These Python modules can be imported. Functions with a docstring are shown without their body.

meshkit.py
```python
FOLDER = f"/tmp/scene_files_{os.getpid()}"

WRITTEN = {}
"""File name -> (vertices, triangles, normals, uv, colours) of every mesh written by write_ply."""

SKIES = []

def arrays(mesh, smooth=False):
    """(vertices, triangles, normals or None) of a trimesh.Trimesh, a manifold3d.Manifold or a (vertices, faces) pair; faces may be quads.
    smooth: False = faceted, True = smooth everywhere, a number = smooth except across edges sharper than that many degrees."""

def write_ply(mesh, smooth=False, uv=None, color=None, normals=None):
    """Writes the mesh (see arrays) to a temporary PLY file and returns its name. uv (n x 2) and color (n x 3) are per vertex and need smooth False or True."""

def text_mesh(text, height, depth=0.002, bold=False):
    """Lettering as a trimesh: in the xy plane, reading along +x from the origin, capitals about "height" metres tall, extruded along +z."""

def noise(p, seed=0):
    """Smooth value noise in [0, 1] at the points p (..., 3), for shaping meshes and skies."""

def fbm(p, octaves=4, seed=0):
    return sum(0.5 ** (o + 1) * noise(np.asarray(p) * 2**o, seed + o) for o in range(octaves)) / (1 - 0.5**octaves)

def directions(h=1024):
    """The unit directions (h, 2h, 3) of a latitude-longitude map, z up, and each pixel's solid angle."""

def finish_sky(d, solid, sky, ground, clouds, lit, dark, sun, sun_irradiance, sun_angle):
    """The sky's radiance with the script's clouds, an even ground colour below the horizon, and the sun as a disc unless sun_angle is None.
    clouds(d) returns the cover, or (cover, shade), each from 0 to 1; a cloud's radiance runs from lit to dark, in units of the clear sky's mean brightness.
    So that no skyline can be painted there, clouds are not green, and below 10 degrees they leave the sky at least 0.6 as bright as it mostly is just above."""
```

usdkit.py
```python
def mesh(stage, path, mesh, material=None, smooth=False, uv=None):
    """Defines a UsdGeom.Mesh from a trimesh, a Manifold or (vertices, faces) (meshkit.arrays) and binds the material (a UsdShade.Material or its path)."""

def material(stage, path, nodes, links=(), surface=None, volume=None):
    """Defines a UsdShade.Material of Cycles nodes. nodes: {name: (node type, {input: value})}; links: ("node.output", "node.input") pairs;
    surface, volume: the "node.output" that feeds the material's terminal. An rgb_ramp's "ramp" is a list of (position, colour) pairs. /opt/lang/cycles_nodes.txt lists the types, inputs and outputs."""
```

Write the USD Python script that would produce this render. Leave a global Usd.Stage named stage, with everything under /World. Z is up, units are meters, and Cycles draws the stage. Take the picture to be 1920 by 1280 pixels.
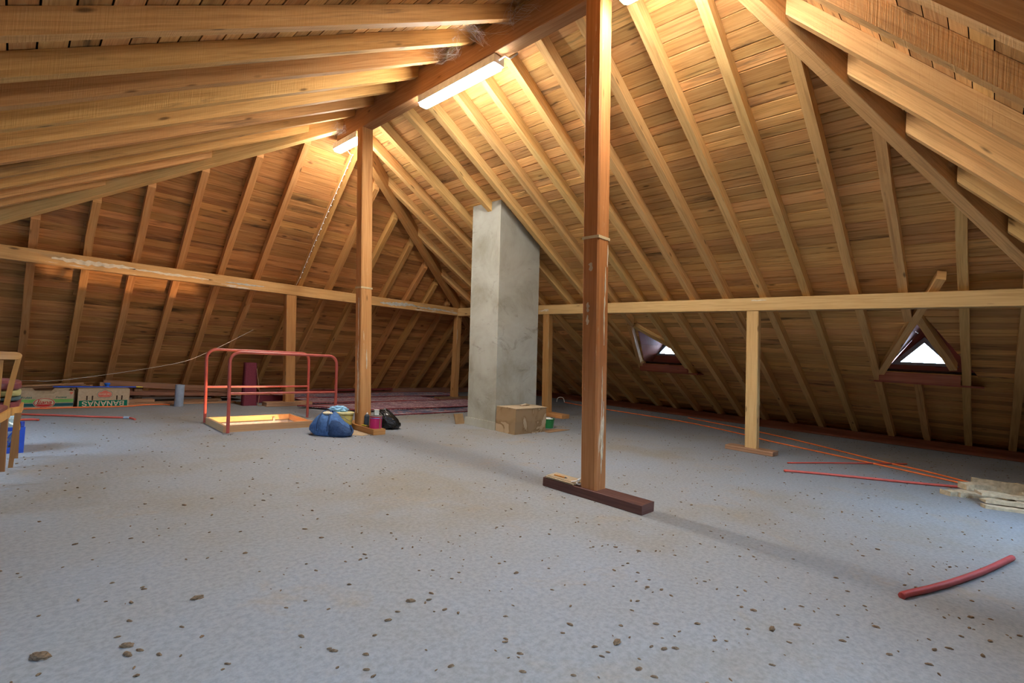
import math, random
import numpy as np, trimesh
from shapely.geometry import Polygon, LineString, box as sbox
import meshkit, usdkit
from pxr import Usd, UsdGeom, UsdLux, UsdShade, Gf, Sdf, Vt

stage = Usd.Stage.CreateInMemory()
UsdGeom.SetStageUpAxis(stage, UsdGeom.Tokens.z)
UsdGeom.SetStageMetersPerUnit(stage, 1.0)
UsdGeom.Xform.Define(stage, '/World')
UsdGeom.Scope.Define(stage, '/World/Looks')

# ------------------------------------------------------------ camera, sky, light, exposure
CAM_F = np.array([0.71265, 0.70107, 0.02521])
YAW, PITCH, ROLL = 0.7937236, 0.025213, 0.0606492
_F = np.array([math.sin(YAW)*math.cos(PITCH), math.cos(YAW)*math.cos(PITCH), math.sin(PITCH)])
_R = np.array([math.cos(YAW), -math.sin(YAW), 0.0])
_U = np.cross(_R, _F)
_R2 = math.cos(ROLL)*_R + math.sin(ROLL)*_U
_U2 = -math.sin(ROLL)*_R + math.cos(ROLL)*_U
cam = UsdGeom.Camera.Define(stage, '/World/camera')
cam.AddTransformOp().Set(Gf.Matrix4d(*_R2, 0, *_U2, 0, *(-_F), 0, 0, 0, 1.0, 1))
cam.CreateHorizontalApertureAttr(36.0)
cam.CreateVerticalApertureAttr(24.0)
cam.CreateFocalLengthAttr(921.115/1920*36.0)
cam.CreateClippingRangeAttr(Gf.Vec2f(0.05, 200))
cam.CreateExposureAttr(1.5)
SKY_COLOR, SKY_POWER = (0.52, 0.74, 1.0), 3.3
LAMP_POWER = 76.0
STAIR_POWER = 230.0

dome = UsdLux.DomeLight.Define(stage, '/World/sky')
dome.CreateColorAttr(Gf.Vec3f(*SKY_COLOR))
dome.CreateIntensityAttr(SKY_POWER)

stair = UsdLux.SphereLight.Define(stage, '/World/stair_light')     # bulb in the stairwell below the hatch
stair.CreateRadiusAttr(0.05)
stair.CreateColorAttr(Gf.Vec3f(1.0, 0.62, 0.36))
stair.CreateIntensityAttr(STAIR_POWER*10)
stair.AddTranslateOp().Set(Gf.Vec3d(2.95, 4.70, -1.40))

# ------------------------------------------------------------ helpers
MATS, ORIGIN, USED = {}, {}, {}

def numbered(parent, name):
    k = (parent, name); n = USED.get(k, 0); USED[k] = n + 1
    return name if n == 0 else '%s_%03d' % (name, n)

def tag(prim, label=None, cat=None, group=None, kind=None):
    for k, v in (('label', label), ('category', cat), ('group', group), ('kind', kind)):
        if v: prim.SetCustomDataByKey(k, v)
    return prim

def thing(name, label, cat, loc=(0, 0, 0), group=None, kind=None):
    path = '/World/' + numbered('/World', name)
    x = UsdGeom.Xform.Define(stage, path)
    x.AddTranslateOp().Set(Gf.Vec3d(*map(float, loc)))
    ORIGIN[path] = np.array(loc, float)
    tag(x.GetPrim(), label, cat, group, kind)
    return path

class G:
    """Collects faces with uv: world-space geometry of one mesh."""
    def __init__(s): s.v, s.f, s.t, s.n = [], [], [], 0
    def add(s, v, f, t=None):
        v = np.asarray(v, float); f = np.asarray(f, int)
        if t is None: t = v[:, :2]
        s.v.append(v); s.f.append(f + s.n); s.t.append(np.asarray(t, float)); s.n += len(v)
        return s
    def tm(s, m, t=None):
        return s.add(np.array(m.vertices), np.array(m.faces), t)
    def rings(s, R, caps=True, closed=True, off=(0, 0)):
        """R: (n, k, 3) rings; flat sides with uv (length, girth)."""
        R = np.asarray(R, float); n, k, _ = R.shape
        L = np.r_[0, np.cumsum(np.linalg.norm(np.diff(R.mean(1), axis=0), axis=1))]
        g = 0.0
        for j in range(k if closed else k-1):
            a, b = R[:, j], R[:, (j+1) % k]
            w = np.linalg.norm(a-b, axis=1).mean()
            v = np.stack([a, b], 1).reshape(-1, 3)
            t = np.stack([np.stack([L, np.full(n, g)], 1), np.stack([L, np.full(n, g+w)], 1)], 1).reshape(-1, 2) + off
            i = np.arange(n-1)*2
            f = np.vstack([np.stack([i, i+1, i+3], 1), np.stack([i, i+3, i+2], 1)])
            s.add(v, f, t); g += w
        if caps:
            for r, flip in ((R[0], True), (R[-1], False)):
                f = np.array([[0, i, i+1] for i in range(1, k-1)])
                e1 = r[1]-r[0]; e1 = e1/(np.linalg.norm(e1)+1e-12)
                t = np.stack([(r-r[0]) @ e1*0.15, np.linalg.norm((r-r[0]) - np.outer((r-r[0]) @ e1, e1), axis=1)], 1) + off
                s.add(r, f[:, ::-1] if flip else f, t)
        return s
    def box(s, c, size, rz=0.0, off=None):
        """axis box: centre of its base c, size, turned about z; u runs along the longest side."""
        sx, sy, sz = size; cz, sn = math.cos(rz), math.sin(rz)
        X = np.array([cz, sn, 0]); Y = np.array([-sn, cz, 0]); Z = np.array([0, 0, 1.0]); c = np.array(c, float)
        off = off if off is not None else (c[0]*3.1 % 7, c[1]*2.3 % 7)
        if sz >= max(sx, sy): a, b, A, B, p, q, l = X, Y, sx, sy, c, c+Z*sz, None
        elif sx >= sy: a, b, A, B, p, q = Y, Z, sy, sz, c - X*sx/2 + Z*sz/2, c + X*sx/2 + Z*sz/2
        else: a, b, A, B, p, q = Z, X, sz, sx, c - Y*sy/2 + Z*sz/2, c + Y*sy/2 + Z*sz/2
        ring = np.array([-a*A/2-b*B/2, a*A/2-b*B/2, a*A/2+b*B/2, -a*A/2+b*B/2])
        return s.rings([p+ring, q+ring], off=off)
    def tube(s, pts, r, k=8, smooth_path=False, caps=True):
        pts = np.array(pts, float)
        if smooth_path: pts = spline(pts)
        r = np.broadcast_to(np.asarray(r, float), (len(pts),))
        T = np.gradient(pts, axis=0); T /= np.linalg.norm(T, axis=1, keepdims=True)+1e-12
        u = np.cross(T[0], [0, 0, 1.0] if abs(T[0][2]) < .9 else [1.0, 0, 0]); u /= np.linalg.norm(u)
        R = []
        for i in range(len(pts)):
            u = u - T[i]*(u @ T[i]); u /= np.linalg.norm(u)
            w = np.cross(T[i], u)
            a = np.arange(k)*2*math.pi/k
            R.append(pts[i] + r[i]*(np.cos(a)[:, None]*u + np.sin(a)[:, None]*w))
        return s.surf(np.array(R), caps)
    def surf(s, R, caps=True):
        """shared-vertex closed-ring surface (smooth)."""
        n, k, _ = R.shape
        v = R.reshape(-1, 3); i, j = np.meshgrid(np.arange(n-1), np.arange(k), indexing='ij')
        a = (i*k+j).ravel(); b = (i*k+(j+1) % k).ravel()
        f = np.vstack([np.stack([a, b, b+k], 1), np.stack([a, b+k, a+k], 1)])
        t = np.stack([np.repeat(np.arange(n)/max(1, n-1), k), np.tile(np.arange(k)/k, n)], 1)
        if caps:
            v = np.vstack([v, R[0].mean(0), R[-1].mean(0)]); m = n*k
            t = np.vstack([t, [[0, 0], [1, 0]]])
            jj = np.arange(k)
            f = np.vstack([f, np.stack([np.full(k, m), (jj+1) % k, jj], 1), np.stack([np.full(k, m+1), (n-1)*k+jj, (n-1)*k+(jj+1) % k], 1)])
        return s.add(v, f, t)
    def lathe(s, c, prof, k=28):
        a = np.arange(k)*2*math.pi/k
        R = np.array([[(c[0]+r*math.cos(t), c[1]+r*math.sin(t), c[2]+z) for t in a] for r, z in prof])
        return s.surf(R)
    def build(s, name, mat, parent=None, label=None, cat=None, group=None, kind=None, smooth=False):
        base = parent or '/World'
        path = base + '/' + numbered(base, name)
        v = np.vstack(s.v); f = np.vstack(s.f); t = np.vstack(s.t)
        o = np.zeros(3)
        p = base
        while p != '/World':
            if p in ORIGIN: o = o + ORIGIN[p]
            p = p.rsplit('/', 1)[0]
        loc = None
        if parent is None:                                   # a top-level mesh: origin at its base
            lo, hi = v.min(0), v.max(0)
            loc = np.array([(lo[0]+hi[0])/2, (lo[1]+hi[1])/2, lo[2]]); o = loc
        m = UsdGeom.Mesh.Define(stage, path) if False else None
        msh = trimesh.Trimesh(v-o, f, process=False)
        if smooth:
            m = usdkit.mesh(stage, path, msh, MATS[mat], smooth=True, uv=t)
        else:
            m = usdkit.mesh(stage, path, msh, MATS[mat], smooth=False, uv=t)
        if loc is not None: m.AddTranslateOp().Set(Gf.Vec3d(*loc))
        tag(m.GetPrim(), label, cat, group, kind)
        return path

def spline(p, n=8):
    p = np.array(p, float)
    q = np.vstack([2*p[0]-p[1], p, 2*p[-1]-p[-2]]); out = []
    for i in range(len(p)-1):
        a, b, c, d = q[i:i+4]
        for t in np.arange(n)/n:
            out.append(.5*((2*b)+(-a+c)*t+(2*a-5*b+4*c-d)*t*t+(-a+3*b-3*c+d)*t**3))
    return np.array(out+[p[-1]])

def timber(g, p0, p1, sv, uv, w, h, ch=0.0, n=5, jit=0.0, seed=0, end=None):
    """A squared timber: p0-p1 is the middle of its lower face, sv its side direction, uv its up direction."""
    rng = np.random.default_rng(seed)
    p0, p1, sv, uv = (np.array(a, float) for a in (p0, p1, sv, uv))
    if ch > 0:
        c = ch
        sec = [(-w/2+c, 0), (w/2-c, 0), (w/2, c), (w/2, h-c), (w/2-c, h), (-w/2+c, h), (-w/2, h-c), (-w/2, c)]
    else:
        sec = [(-w/2, 0), (w/2, 0), (w/2, h), (-w/2, h)]
    R = []
    for t in np.linspace(0, 1, n+1):
        p = p0*(1-t)+p1*t
        dx, dz = rng.normal(0, jit, 2) if jit else (0, 0)
        R.append([p + sv*(a+dx) + uv*(b + (dz if b < h/2 else 0)) for a, b in sec])
    return g.rings(R, off=rng.uniform(0, 40, 2))

def prism_plan(g, poly, pl, th, along, seed=0, dz=0.0):
    """A convex plan polygon lifted on the plane z = pl(x, y), th thick; u runs along 'along'."""
    rng = np.random.default_rng(seed)
    c = np.array(poly.exterior.coords)[:-1]
    if Polygon(c).exterior.is_ccw is False: c = c[::-1]
    lo = np.array([(x, y, pl(x, y)+dz) for x, y in c]); hi = lo + [0, 0, th]
    off = rng.uniform(0, 40, 2)
    u = 1 if along == 'y' else 0
    def T(p): return np.stack([p[:, u], p[:, 1-u]*1.25], 1)+off
    k = len(c)
    f = np.array([[0, i, i+1] for i in range(1, k-1)])
    g.add(lo, f[:, ::-1], T(lo)); g.add(hi, f, T(hi))
    for i in range(k):
        j = (i+1) % k
        q = np.array([lo[i], lo[j], hi[j], hi[i]])
        g.add(q, [[0, 1, 2], [0, 2, 3]], T(q)+[[0, 0], [0, 0], [0, th], [0, th]])
    return g

def sheet(g, poly, pl, th, dz=0.0):
    m = trimesh.creation.extrude_polygon(poly, th, engine='earcut')
    v = np.array(m.vertices); v[:, 2] += [pl(x, y)+dz for x, y in v[:, :2]]
    return g.add(v, m.faces, v[:, :2])

def blob(c, rad, seed=0, amp=.15, freq=3.0, flat=-0.6, sub=4, rz=0.0, power=1.0):
    m = trimesh.creation.icosphere(sub, 1.0); d = np.array(m.vertices)
    d2 = np.sign(d)*np.abs(d)**power
    n = meshkit.fbm(d*freq+seed*7.3, 4, seed) - .5
    v = d2*(1+amp*2*n)[:, None]
    v[:, 2] = np.maximum(v[:, 2], flat)
    v = (v - [0, 0, flat])*np.array(rad)
    cz, sn = math.cos(rz), math.sin(rz)
    v = v @ np.array([[cz, sn, 0], [-sn, cz, 0], [0, 0, 1]]) + np.array(c)
    return v, np.array(m.faces)

# ------------------------------------------------------------ materials
def mat(name, nodes, links, surface='p.BSDF'):
    MATS[name] = usdkit.material(stage, '/World/Looks/'+name, nodes, links, surface=surface)

def plain(name, col, rough=.6, spec=.3, metal=0.0, var=.12, scale=18, bump=.1):
    a = tuple(c*(1-var) for c in col); b = tuple(min(1, c*(1+var)) for c in col)
    mat(name, {'tc': ('texture_coordinate', {}), 'n': ('noise_texture', {'scale': scale, 'detail': 4.0}),
               'r': ('rgb_ramp', {'ramp': [(.3, a), (.7, b)]}), 'b': ('bump', {'strength': bump, 'distance': .005}),
               'p': ('principled_bsdf', {'roughness': rough, 'specular_ior_level': spec, 'metallic': metal})},
        [('tc.object', 'n.vector'), ('n.fac', 'r.fac'), ('r.color', 'p.base_color'), ('n.fac', 'b.height'), ('b.normal', 'p.normal')])

def wood(name, dark, mid, light, stain=(.05, .03, .02), stain_at=.62, stain_amt=.8, var=(.78, 1.18), rough=.7, spec=.25, saw=.4, patch=None, patch_at=.66, knots=True, grain=1.0):
    nodes = {'tc': ('texture_coordinate', {}),
             'm1': ('mapping', {'scale': (1.6, 38*grain, 1)}), 'n1': ('noise_texture', {'scale': 1.0, 'detail': 6.0, 'roughness': .6, 'distortion': 1.2}),
             'r1': ('rgb_ramp', {'ramp': [(.25, dark), (.5, mid), (.75, light)]}),
             'm2': ('mapping', {'scale': (.8, 6.5, 1)}), 'n2': ('noise_texture', {'scale': 1.0, 'detail': 5.0, 'roughness': .65, 'distortion': .6}),
             'r2': ('rgb_ramp', {'ramp': [(stain_at, (0, 0, 0)), (stain_at+.12, (stain_amt,)*3)]}),
             'mx': ('mix', {'color2': stain}),
             'oi': ('object_info', {}), 'mr': ('map_range', {'from_min': 0., 'from_max': 1., 'to_min': var[0], 'to_max': var[1]}),
             'mr2': ('map_range', {'from_min': 0., 'from_max': 1., 'to_min': .494, 'to_max': .507}),
             'fr': ('math', {'math_type': 'fraction'}), 'mu': ('math', {'math_type': 'multiply', 'value2': 7.31}),
             'hs': ('hsv', {'saturation': 1.0}),
             'm4': ('mapping', {'scale': (120, 2.0, 1)}), 'n4': ('noise_texture', {'scale': 1.0, 'detail': 2.0}),
             'ad': ('math', {'math_type': 'multiply_add', 'value2': saw}),
             'b': ('bump', {'strength': .35, 'distance': .004}),
             'p': ('principled_bsdf', {'roughness': rough, 'specular_ior_level': spec})}
    links = [('tc.UV', 'm1.vector'), ('m1.vector', 'n1.vector'), ('n1.fac', 'r1.fac'),
             ('tc.UV', 'm2.vector'), ('m2.vector', 'n2.vector'), ('n2.fac', 'r2.fac'), ('r2.color', 'mx.fac'), ('r1.color', 'mx.color1')]
    last = 'mx.color'
    if knots:
        nodes |= {'m3': ('mapping', {'scale': (2.3, 7.5, 1)}), 'v3': ('voronoi_texture', {'scale': 1.0}),
                  'r3': ('rgb_ramp', {'ramp': [(.05, (.85,)*3), (.12, (0, 0, 0))]}), 'kx': ('mix', {'color2': tuple(c*.35 for c in dark)})}
        links += [('tc.UV', 'm3.vector'), ('m3.vector', 'v3.vector'), ('v3.distance', 'r3.fac'), ('r3.color', 'kx.fac'), (last, 'kx.color1')]
        last = 'kx.color'
    if patch:
        nodes |= {'m5': ('mapping', {'scale': (1.1, 9.0, 1), 'location': (3.3, 1.7, 0)}), 'n5': ('noise_texture', {'scale': 1.0, 'detail': 6.0, 'roughness': .7}),
                  'r5': ('rgb_ramp', {'ramp': [(patch_at, (0, 0, 0)), (patch_at+.04, (.85,)*3)]}), 'px': ('mix', {'color2': patch})}
        links += [('tc.UV', 'm5.vector'), ('m5.vector', 'n5.vector'), ('n5.fac', 'r5.fac'), ('r5.color', 'px.fac'), (last, 'px.color1')]
        last = 'px.color'
    links += [('oi.random', 'mr.value'), ('oi.random', 'mu.value1'), ('mu.value', 'fr.value1'), ('fr.value', 'mr2.value'),
              ('mr2.result', 'hs.hue'), ('mr.result', 'hs.value'), (last, 'hs.color'), ('hs.color', 'p.base_color'),
              ('tc.UV', 'm4.vector'), ('m4.vector', 'n4.vector'), ('n4.fac', 'ad.value1'), ('n1.fac', 'ad.value3'), ('ad.value', 'b.height'), ('b.normal', 'p.normal')]
    mat(name, nodes, links)

STAIN = (.055, .035, .022)
wood('board_wood', (.42, .205, .068), (.66, .355, .125), (.77, .465, .195), stain=STAIN, stain_at=.58, stain_amt=.75, var=(.66, 1.2), saw=.5)
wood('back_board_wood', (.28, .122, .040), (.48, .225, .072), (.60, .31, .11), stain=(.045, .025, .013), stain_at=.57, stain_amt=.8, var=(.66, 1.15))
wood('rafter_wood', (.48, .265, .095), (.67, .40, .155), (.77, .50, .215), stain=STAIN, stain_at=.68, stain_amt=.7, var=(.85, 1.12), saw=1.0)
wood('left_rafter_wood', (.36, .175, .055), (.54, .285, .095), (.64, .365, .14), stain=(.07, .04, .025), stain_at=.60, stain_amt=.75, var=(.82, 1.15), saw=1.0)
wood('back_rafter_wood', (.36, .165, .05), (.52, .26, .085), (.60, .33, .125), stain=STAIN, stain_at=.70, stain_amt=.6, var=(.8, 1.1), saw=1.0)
wood('purlin_wood', (.48, .29, .115), (.60, .385, .165), (.68, .46, .22), stain=(.25, .14, .06), stain_at=.68, stain_amt=.5, var=(.97, 1.03), patch=(.62, .55, .42), patch_at=.70)
wood('rear_purlin_wood', (.40, .20, .075), (.52, .28, .11), (.60, .35, .15), stain=(.22, .19, .13), stain_at=.60, stain_amt=.6, var=(.97, 1.03), patch=(.58, .52, .44), patch_at=.605)
wood('ridge_wood', (.28, .13, .055), (.40, .20, .085), (.48, .26, .12), stain=STAIN, stain_at=.70, stain_amt=.5, var=(.95, 1.0), saw=.8)
wood('post_wood', (.38, .18, .058), (.51, .265, .092), (.60, .34, .135), stain=(.14, .06, .025), stain_at=.64, stain_amt=.5, var=(.95, 1.05), patch=(.62, .52, .36), patch_at=.635)
wood('stained_post_wood', (.30, .115, .036), (.42, .175, .058), (.50, .225, .085), stain=(.14, .045, .02), stain_at=.64, stain_amt=.5, var=(.98, 1.02), patch=(.62, .50, .33), patch_at=.615, rough=.5)
wood('dark_plank_wood', (.075, .032, .025), (.115, .052, .040), (.16, .08, .062), stain=(.30, .24, .22), stain_at=.68, stain_amt=.35, var=(.95, 1.05))
wood('plate_wood', (.16, .058, .032), (.24, .088, .048), (.31, .125, .075), stain=(.05, .02, .015), stain_at=.68, stain_amt=.5, var=(.95, 1.05))
wood('red_trim_wood', (.26, .080, .058), (.38, .125, .09), (.46, .18, .135), stain=(.05, .02, .02), stain_at=.64, stain_amt=.6, var=(.9, 1.1))
wood('scrap_wood', (.20, .10, .05), (.31, .175, .095), (.40, .25, .15), var=(.65, 1.25), stain_at=.7)
wood('brown_beam_wood', (.16, .072, .040), (.23, .11, .065), (.29, .15, .095), var=(.85, 1.1), stain_at=.75)
wood('ply_wood', (.38, .22, .105), (.45, .275, .14), (.51, .33, .18), var=(.95, 1.05), knots=False, saw=.1, stain_at=.8)
wood('chair_wood', (.42, .21, .055), (.54, .29, .085), (.62, .36, .12), var=(.95, 1.03), knots=False, saw=.05, rough=.35, spec=.45, stain_at=.85)
wood('chair_leg_wood', (.22, .10, .035), (.32, .155, .055), (.38, .20, .08), var=(.95, 1.03), knots=False, saw=.05, rough=.4, spec=.4, stain_at=.85)

mat('concrete', {
    'ge': ('geometry', {}), 'n1': ('noise_texture', {'scale': .55, 'detail': 5.0, 'roughness': .6}),
    'r1': ('rgb_ramp', {'ramp': [(.34, (.22, .205, .18)), (.47, (.232, .24, .252)), (.64, (.235, .256, .292))]}),
    'n2': ('noise_texture', {'scale': 45.0, 'detail': 5.0, 'roughness': .7}),
    'r2': ('rgb_ramp', {'ramp': [(.33, (.80,)*3), (.60, (1.06, 1.06, 1.06))]}),
    'mx': ('mix', {'mix_type': 'multiply', 'fac': 1.0}),
    'n5': ('noise_texture', {'scale': 1.7, 'detail': 6.0, 'roughness': .65, 'distortion': .4}),
    'r5': ('rgb_ramp', {'ramp': [(.58, (0, 0, 0)), (.72, (.62,)*3)]}), 'dx': ('mix', {'color2': (.27, .225, .17)}),
    'w': ('wave_texture', {'wave_type': 'rings', 'rings_direction': 'z', 'scale': 7.0, 'distortion': 9.0, 'detail': 3.0, 'detail_scale': .5}),
    'n3': ('noise_texture', {'scale': 1.1, 'detail': 2.0}), 'r3': ('rgb_ramp', {'ramp': [(.45, (0, 0, 0)), (.62, (.5,)*3)]}),
    'mu': ('math', {'math_type': 'multiply'}), 'ad': ('math', {'math_type': 'add'}),
    'b': ('bump', {'strength': .35, 'distance': .006}),
    'p': ('principled_bsdf', {'roughness': .82, 'specular_ior_level': .2})},
    [('ge.position', 'n1.vector'), ('ge.position', 'n2.vector'), ('ge.position', 'n3.vector'), ('ge.position', 'w.vector'), ('ge.position', 'n5.vector'),
     ('n1.fac', 'r1.fac'), ('n2.fac', 'r2.fac'), ('n5.fac', 'r5.fac'), ('r5.color', 'dx.fac'), ('r1.color', 'dx.color1'), ('dx.color', 'mx.color1'), ('r2.color', 'mx.color2'), ('mx.color', 'p.base_color'),
     ('n3.fac', 'r3.fac'), ('r3.color', 'mu.value1'), ('w.fac', 'mu.value2'), ('mu.value', 'ad.value1'), ('n2.fac', 'ad.value2'), ('ad.value', 'b.height'), ('b.normal', 'p.normal')])

mat('plaster', {
    'ge': ('texture_coordinate', {}), 'n1': ('noise_texture', {'scale': 1.6, 'detail': 6.0, 'roughness': .65, 'distortion': .5}),
    'r1': ('rgb_ramp', {'ramp': [(.33, (.25, .24, .195)), (.5, (.335, .33, .285)), (.68, (.385, .385, .345))]}),
    'm': ('mapping', {'scale': (2.2, 2.2, 4.0), 'location': (.4, 0, .3)}), 'n2': ('noise_texture', {'scale': 1.0, 'detail': 7.0, 'roughness': .7, 'distortion': .8}),
    'r2': ('rgb_ramp', {'ramp': [(.57, (0, 0, 0)), (.68, (.6,)*3)]}), 'mx': ('mix', {'color2': (.15, .14, .11)}),
    'n3': ('noise_texture', {'scale': 60.0, 'detail': 4.0}), 'b': ('bump', {'strength': .2, 'distance': .004}),
    'p': ('principled_bsdf', {'roughness': .85, 'specular_ior_level': .2})},
    [('ge.object', 'n1.vector'), ('ge.object', 'm.vector'), ('m.vector', 'n2.vector'), ('ge.object', 'n3.vector'), ('n1.fac', 'r1.fac'), ('r1.color', 'mx.color1'), ('n2.fac', 'r2.fac'), ('r2.color', 'mx.fac'),
     ('mx.color', 'p.base_color'), ('n3.fac', 'b.height'), ('b.normal', 'p.normal')])

def rug_mat(name, c1, c2, c3, seed):
    mat(name, {'tc': ('texture_coordinate', {}), 'm': ('mapping', {'location': (seed*3.1, seed*1.7, 0)}),
        'v': ('voronoi_texture', {'scale': 9.0, 'metric': 'manhattan', 'randomness': .55}), 'r': ('rgb_ramp', {'ramp': [(.0, c3), (.22, c1), (.38, c2), (.5, c1), (.7, c3)]}),
        'n': ('noise_texture', {'scale': 34.0, 'detail': 4.0}), 'r2': ('rgb_ramp', {'ramp': [(.38, (.45,)*3), (.62, (1.5,)*3)]}),
        'mx': ('mix', {'mix_type': 'multiply', 'fac': 1.0}), 'mm': ('mapping', {'scale': (2.2, 4.0, 1)}), 'n3': ('noise_texture', {'scale': 1.0, 'detail': 3.0}),
        'r3': ('rgb_ramp', {'ramp': [(.52, (0, 0, 0)), (.66, (.55,)*3)]}), 'wx': ('mix', {'color2': (.44, .36, .36)}),
        'b': ('bump', {'strength': .5, 'distance': .006}),
        'p': ('principled_bsdf', {'roughness': .95, 'specular_ior_level': .05, 'sheen_weight': .2})},
        [('tc.UV', 'm.vector'), ('m.vector', 'v.vector'), ('v.distance', 'r.fac'), ('m.vector', 'n.vector'), ('n.fac', 'r2.fac'), ('m.vector', 'mm.vector'), ('mm.vector', 'n3.vector'),
         ('n3.fac', 'r3.fac'), ('r3.color', 'wx.fac'), ('r.color', 'wx.color1'), ('wx.color', 'mx.color1'), ('r2.color', 'mx.color2'), ('mx.color', 'p.base_color'), ('n.fac', 'b.height'), ('b.normal', 'p.normal')])
rug_mat('rug_light', (.36, .14, .15), (.50, .40, .38), (.20, .085, .12), 1)
rug_mat('rug_red', (.30, .07, .075), (.42, .26, .25), (.09, .06, .12), 2)
rug_mat('rug_dark', (.22, .055, .055), (.36, .22, .18), (.035, .045, .10), 3)

plain('red_paint', (.36, .070, .052), .35, .5, bump=.02)
plain('red_edge', (.19, .032, .032), .9)
plain('maroon_cloth', (.145, .030, .045), .9, .1, scale=60)
plain('orange_plastic', (.78, .17, .045), .45, .4, bump=.02)
plain('red_plastic', (.52, .085, .060), .45, .4, bump=.02)
plain('hose_red', (.36, .052, .048), .5, .4, bump=.02)
plain('grey_plastic', (.27, .32, .40), .45, .4, bump=.02)
plain('white_plastic', (.75, .75, .73), .4, .4, bump=.02)
plain('cardboard', (.40, .31, .21), .85, .1, scale=40)
plain('cardboard_dark', (.26, .165, .085), .85, .1)
plain('print_green', (.16, .38, .10), .8, .1); plain('print_teal', (.012, .115, .095), .8, .1); plain('print_bananas', (.008, .135, .085), .8, .1)
plain('print_blueteal', (.02, .09, .11), .8, .1)
plain('print_red', (.42, .03, .03), .8, .1); plain('print_coral', (.56, .14, .10), .8, .1); plain('print_cream', (.52, .43, .31), .85, .1)
plain('black_hole', (.05, .03, .02), .9, .05)
plain('blue_cloth', (.065, .135, .30), .8, .15, scale=50, var=.25, bump=.3); plain('navy_cloth', (.030, .060, .14), .8, .15, scale=50, var=.2)
plain('pale_blue_plastic', (.28, .55, .80), .3, .5, bump=.2); plain('cream_cloth', (.62, .55, .38), .9)
plain('bucket_yellow', (.52, .43, .12), .55, .3, var=.22, scale=14); plain('bucket_rim', (.58, .52, .26), .5, .3)
plain('magenta_label', (.44, .012, .105), .4, .4, var=.05); plain('label_red', (.48, .03, .035), .4, .4); plain('label_blue', (.15, .25, .60), .4, .4)
plain('tin_metal', (.55, .55, .56), .35, .5, metal=.8); plain('spray_dark', (.035, .055, .085), .4, .5); plain('pale_label', (.60, .68, .66), .5)
plain('yellow_plastic', (.62, .50, .06), .5); plain('black_plastic', (.006, .006, .006), .24, .5, var=.3, bump=.1)
plain('green_plastic', (.015, .17, .045), .35, .5); plain('blue_plastic', (.015, .075, .52), .4, .5, bump=.02); plain('brush_blue', (.03, .13, .55), .7, .2)
plain('clear_plastic', (.42, .62, .72), .2, .6, var=.4, scale=30, bump=.6)
plain('maroon_vinyl', (.16, .045, .050), .35, .4); plain('olive_cloth', (.30, .28, .12), .8); plain('teal_vinyl', (.035, .15, .13), .4, .4); plain('slate_cloth', (.05, .08, .09), .8)
plain('slab_beige', (.47, .39, .27), .95, .1, scale=25, var=.25, bump=.9); plain('clod_brown', (.155, .108, .070), .95, .05, scale=80, var=.4)
plain('newsprint', (.47, .38, .26), .9, .1, scale=60); plain('orange_pencil', (.70, .30, .06), .5)
plain('filler_cream', (.60, .52, .38), .9, .1, var=.2); plain('filler_grey', (.42, .41, .37), .9, .1, var=.2); plain('underlay_dark', (.05, .035, .025), .9, .1); plain('grey_frame', (.33, .37, .42), .4, .4, bump=.02); plain('lead_flashing', (.30, .29, .33), .6, .4)
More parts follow.
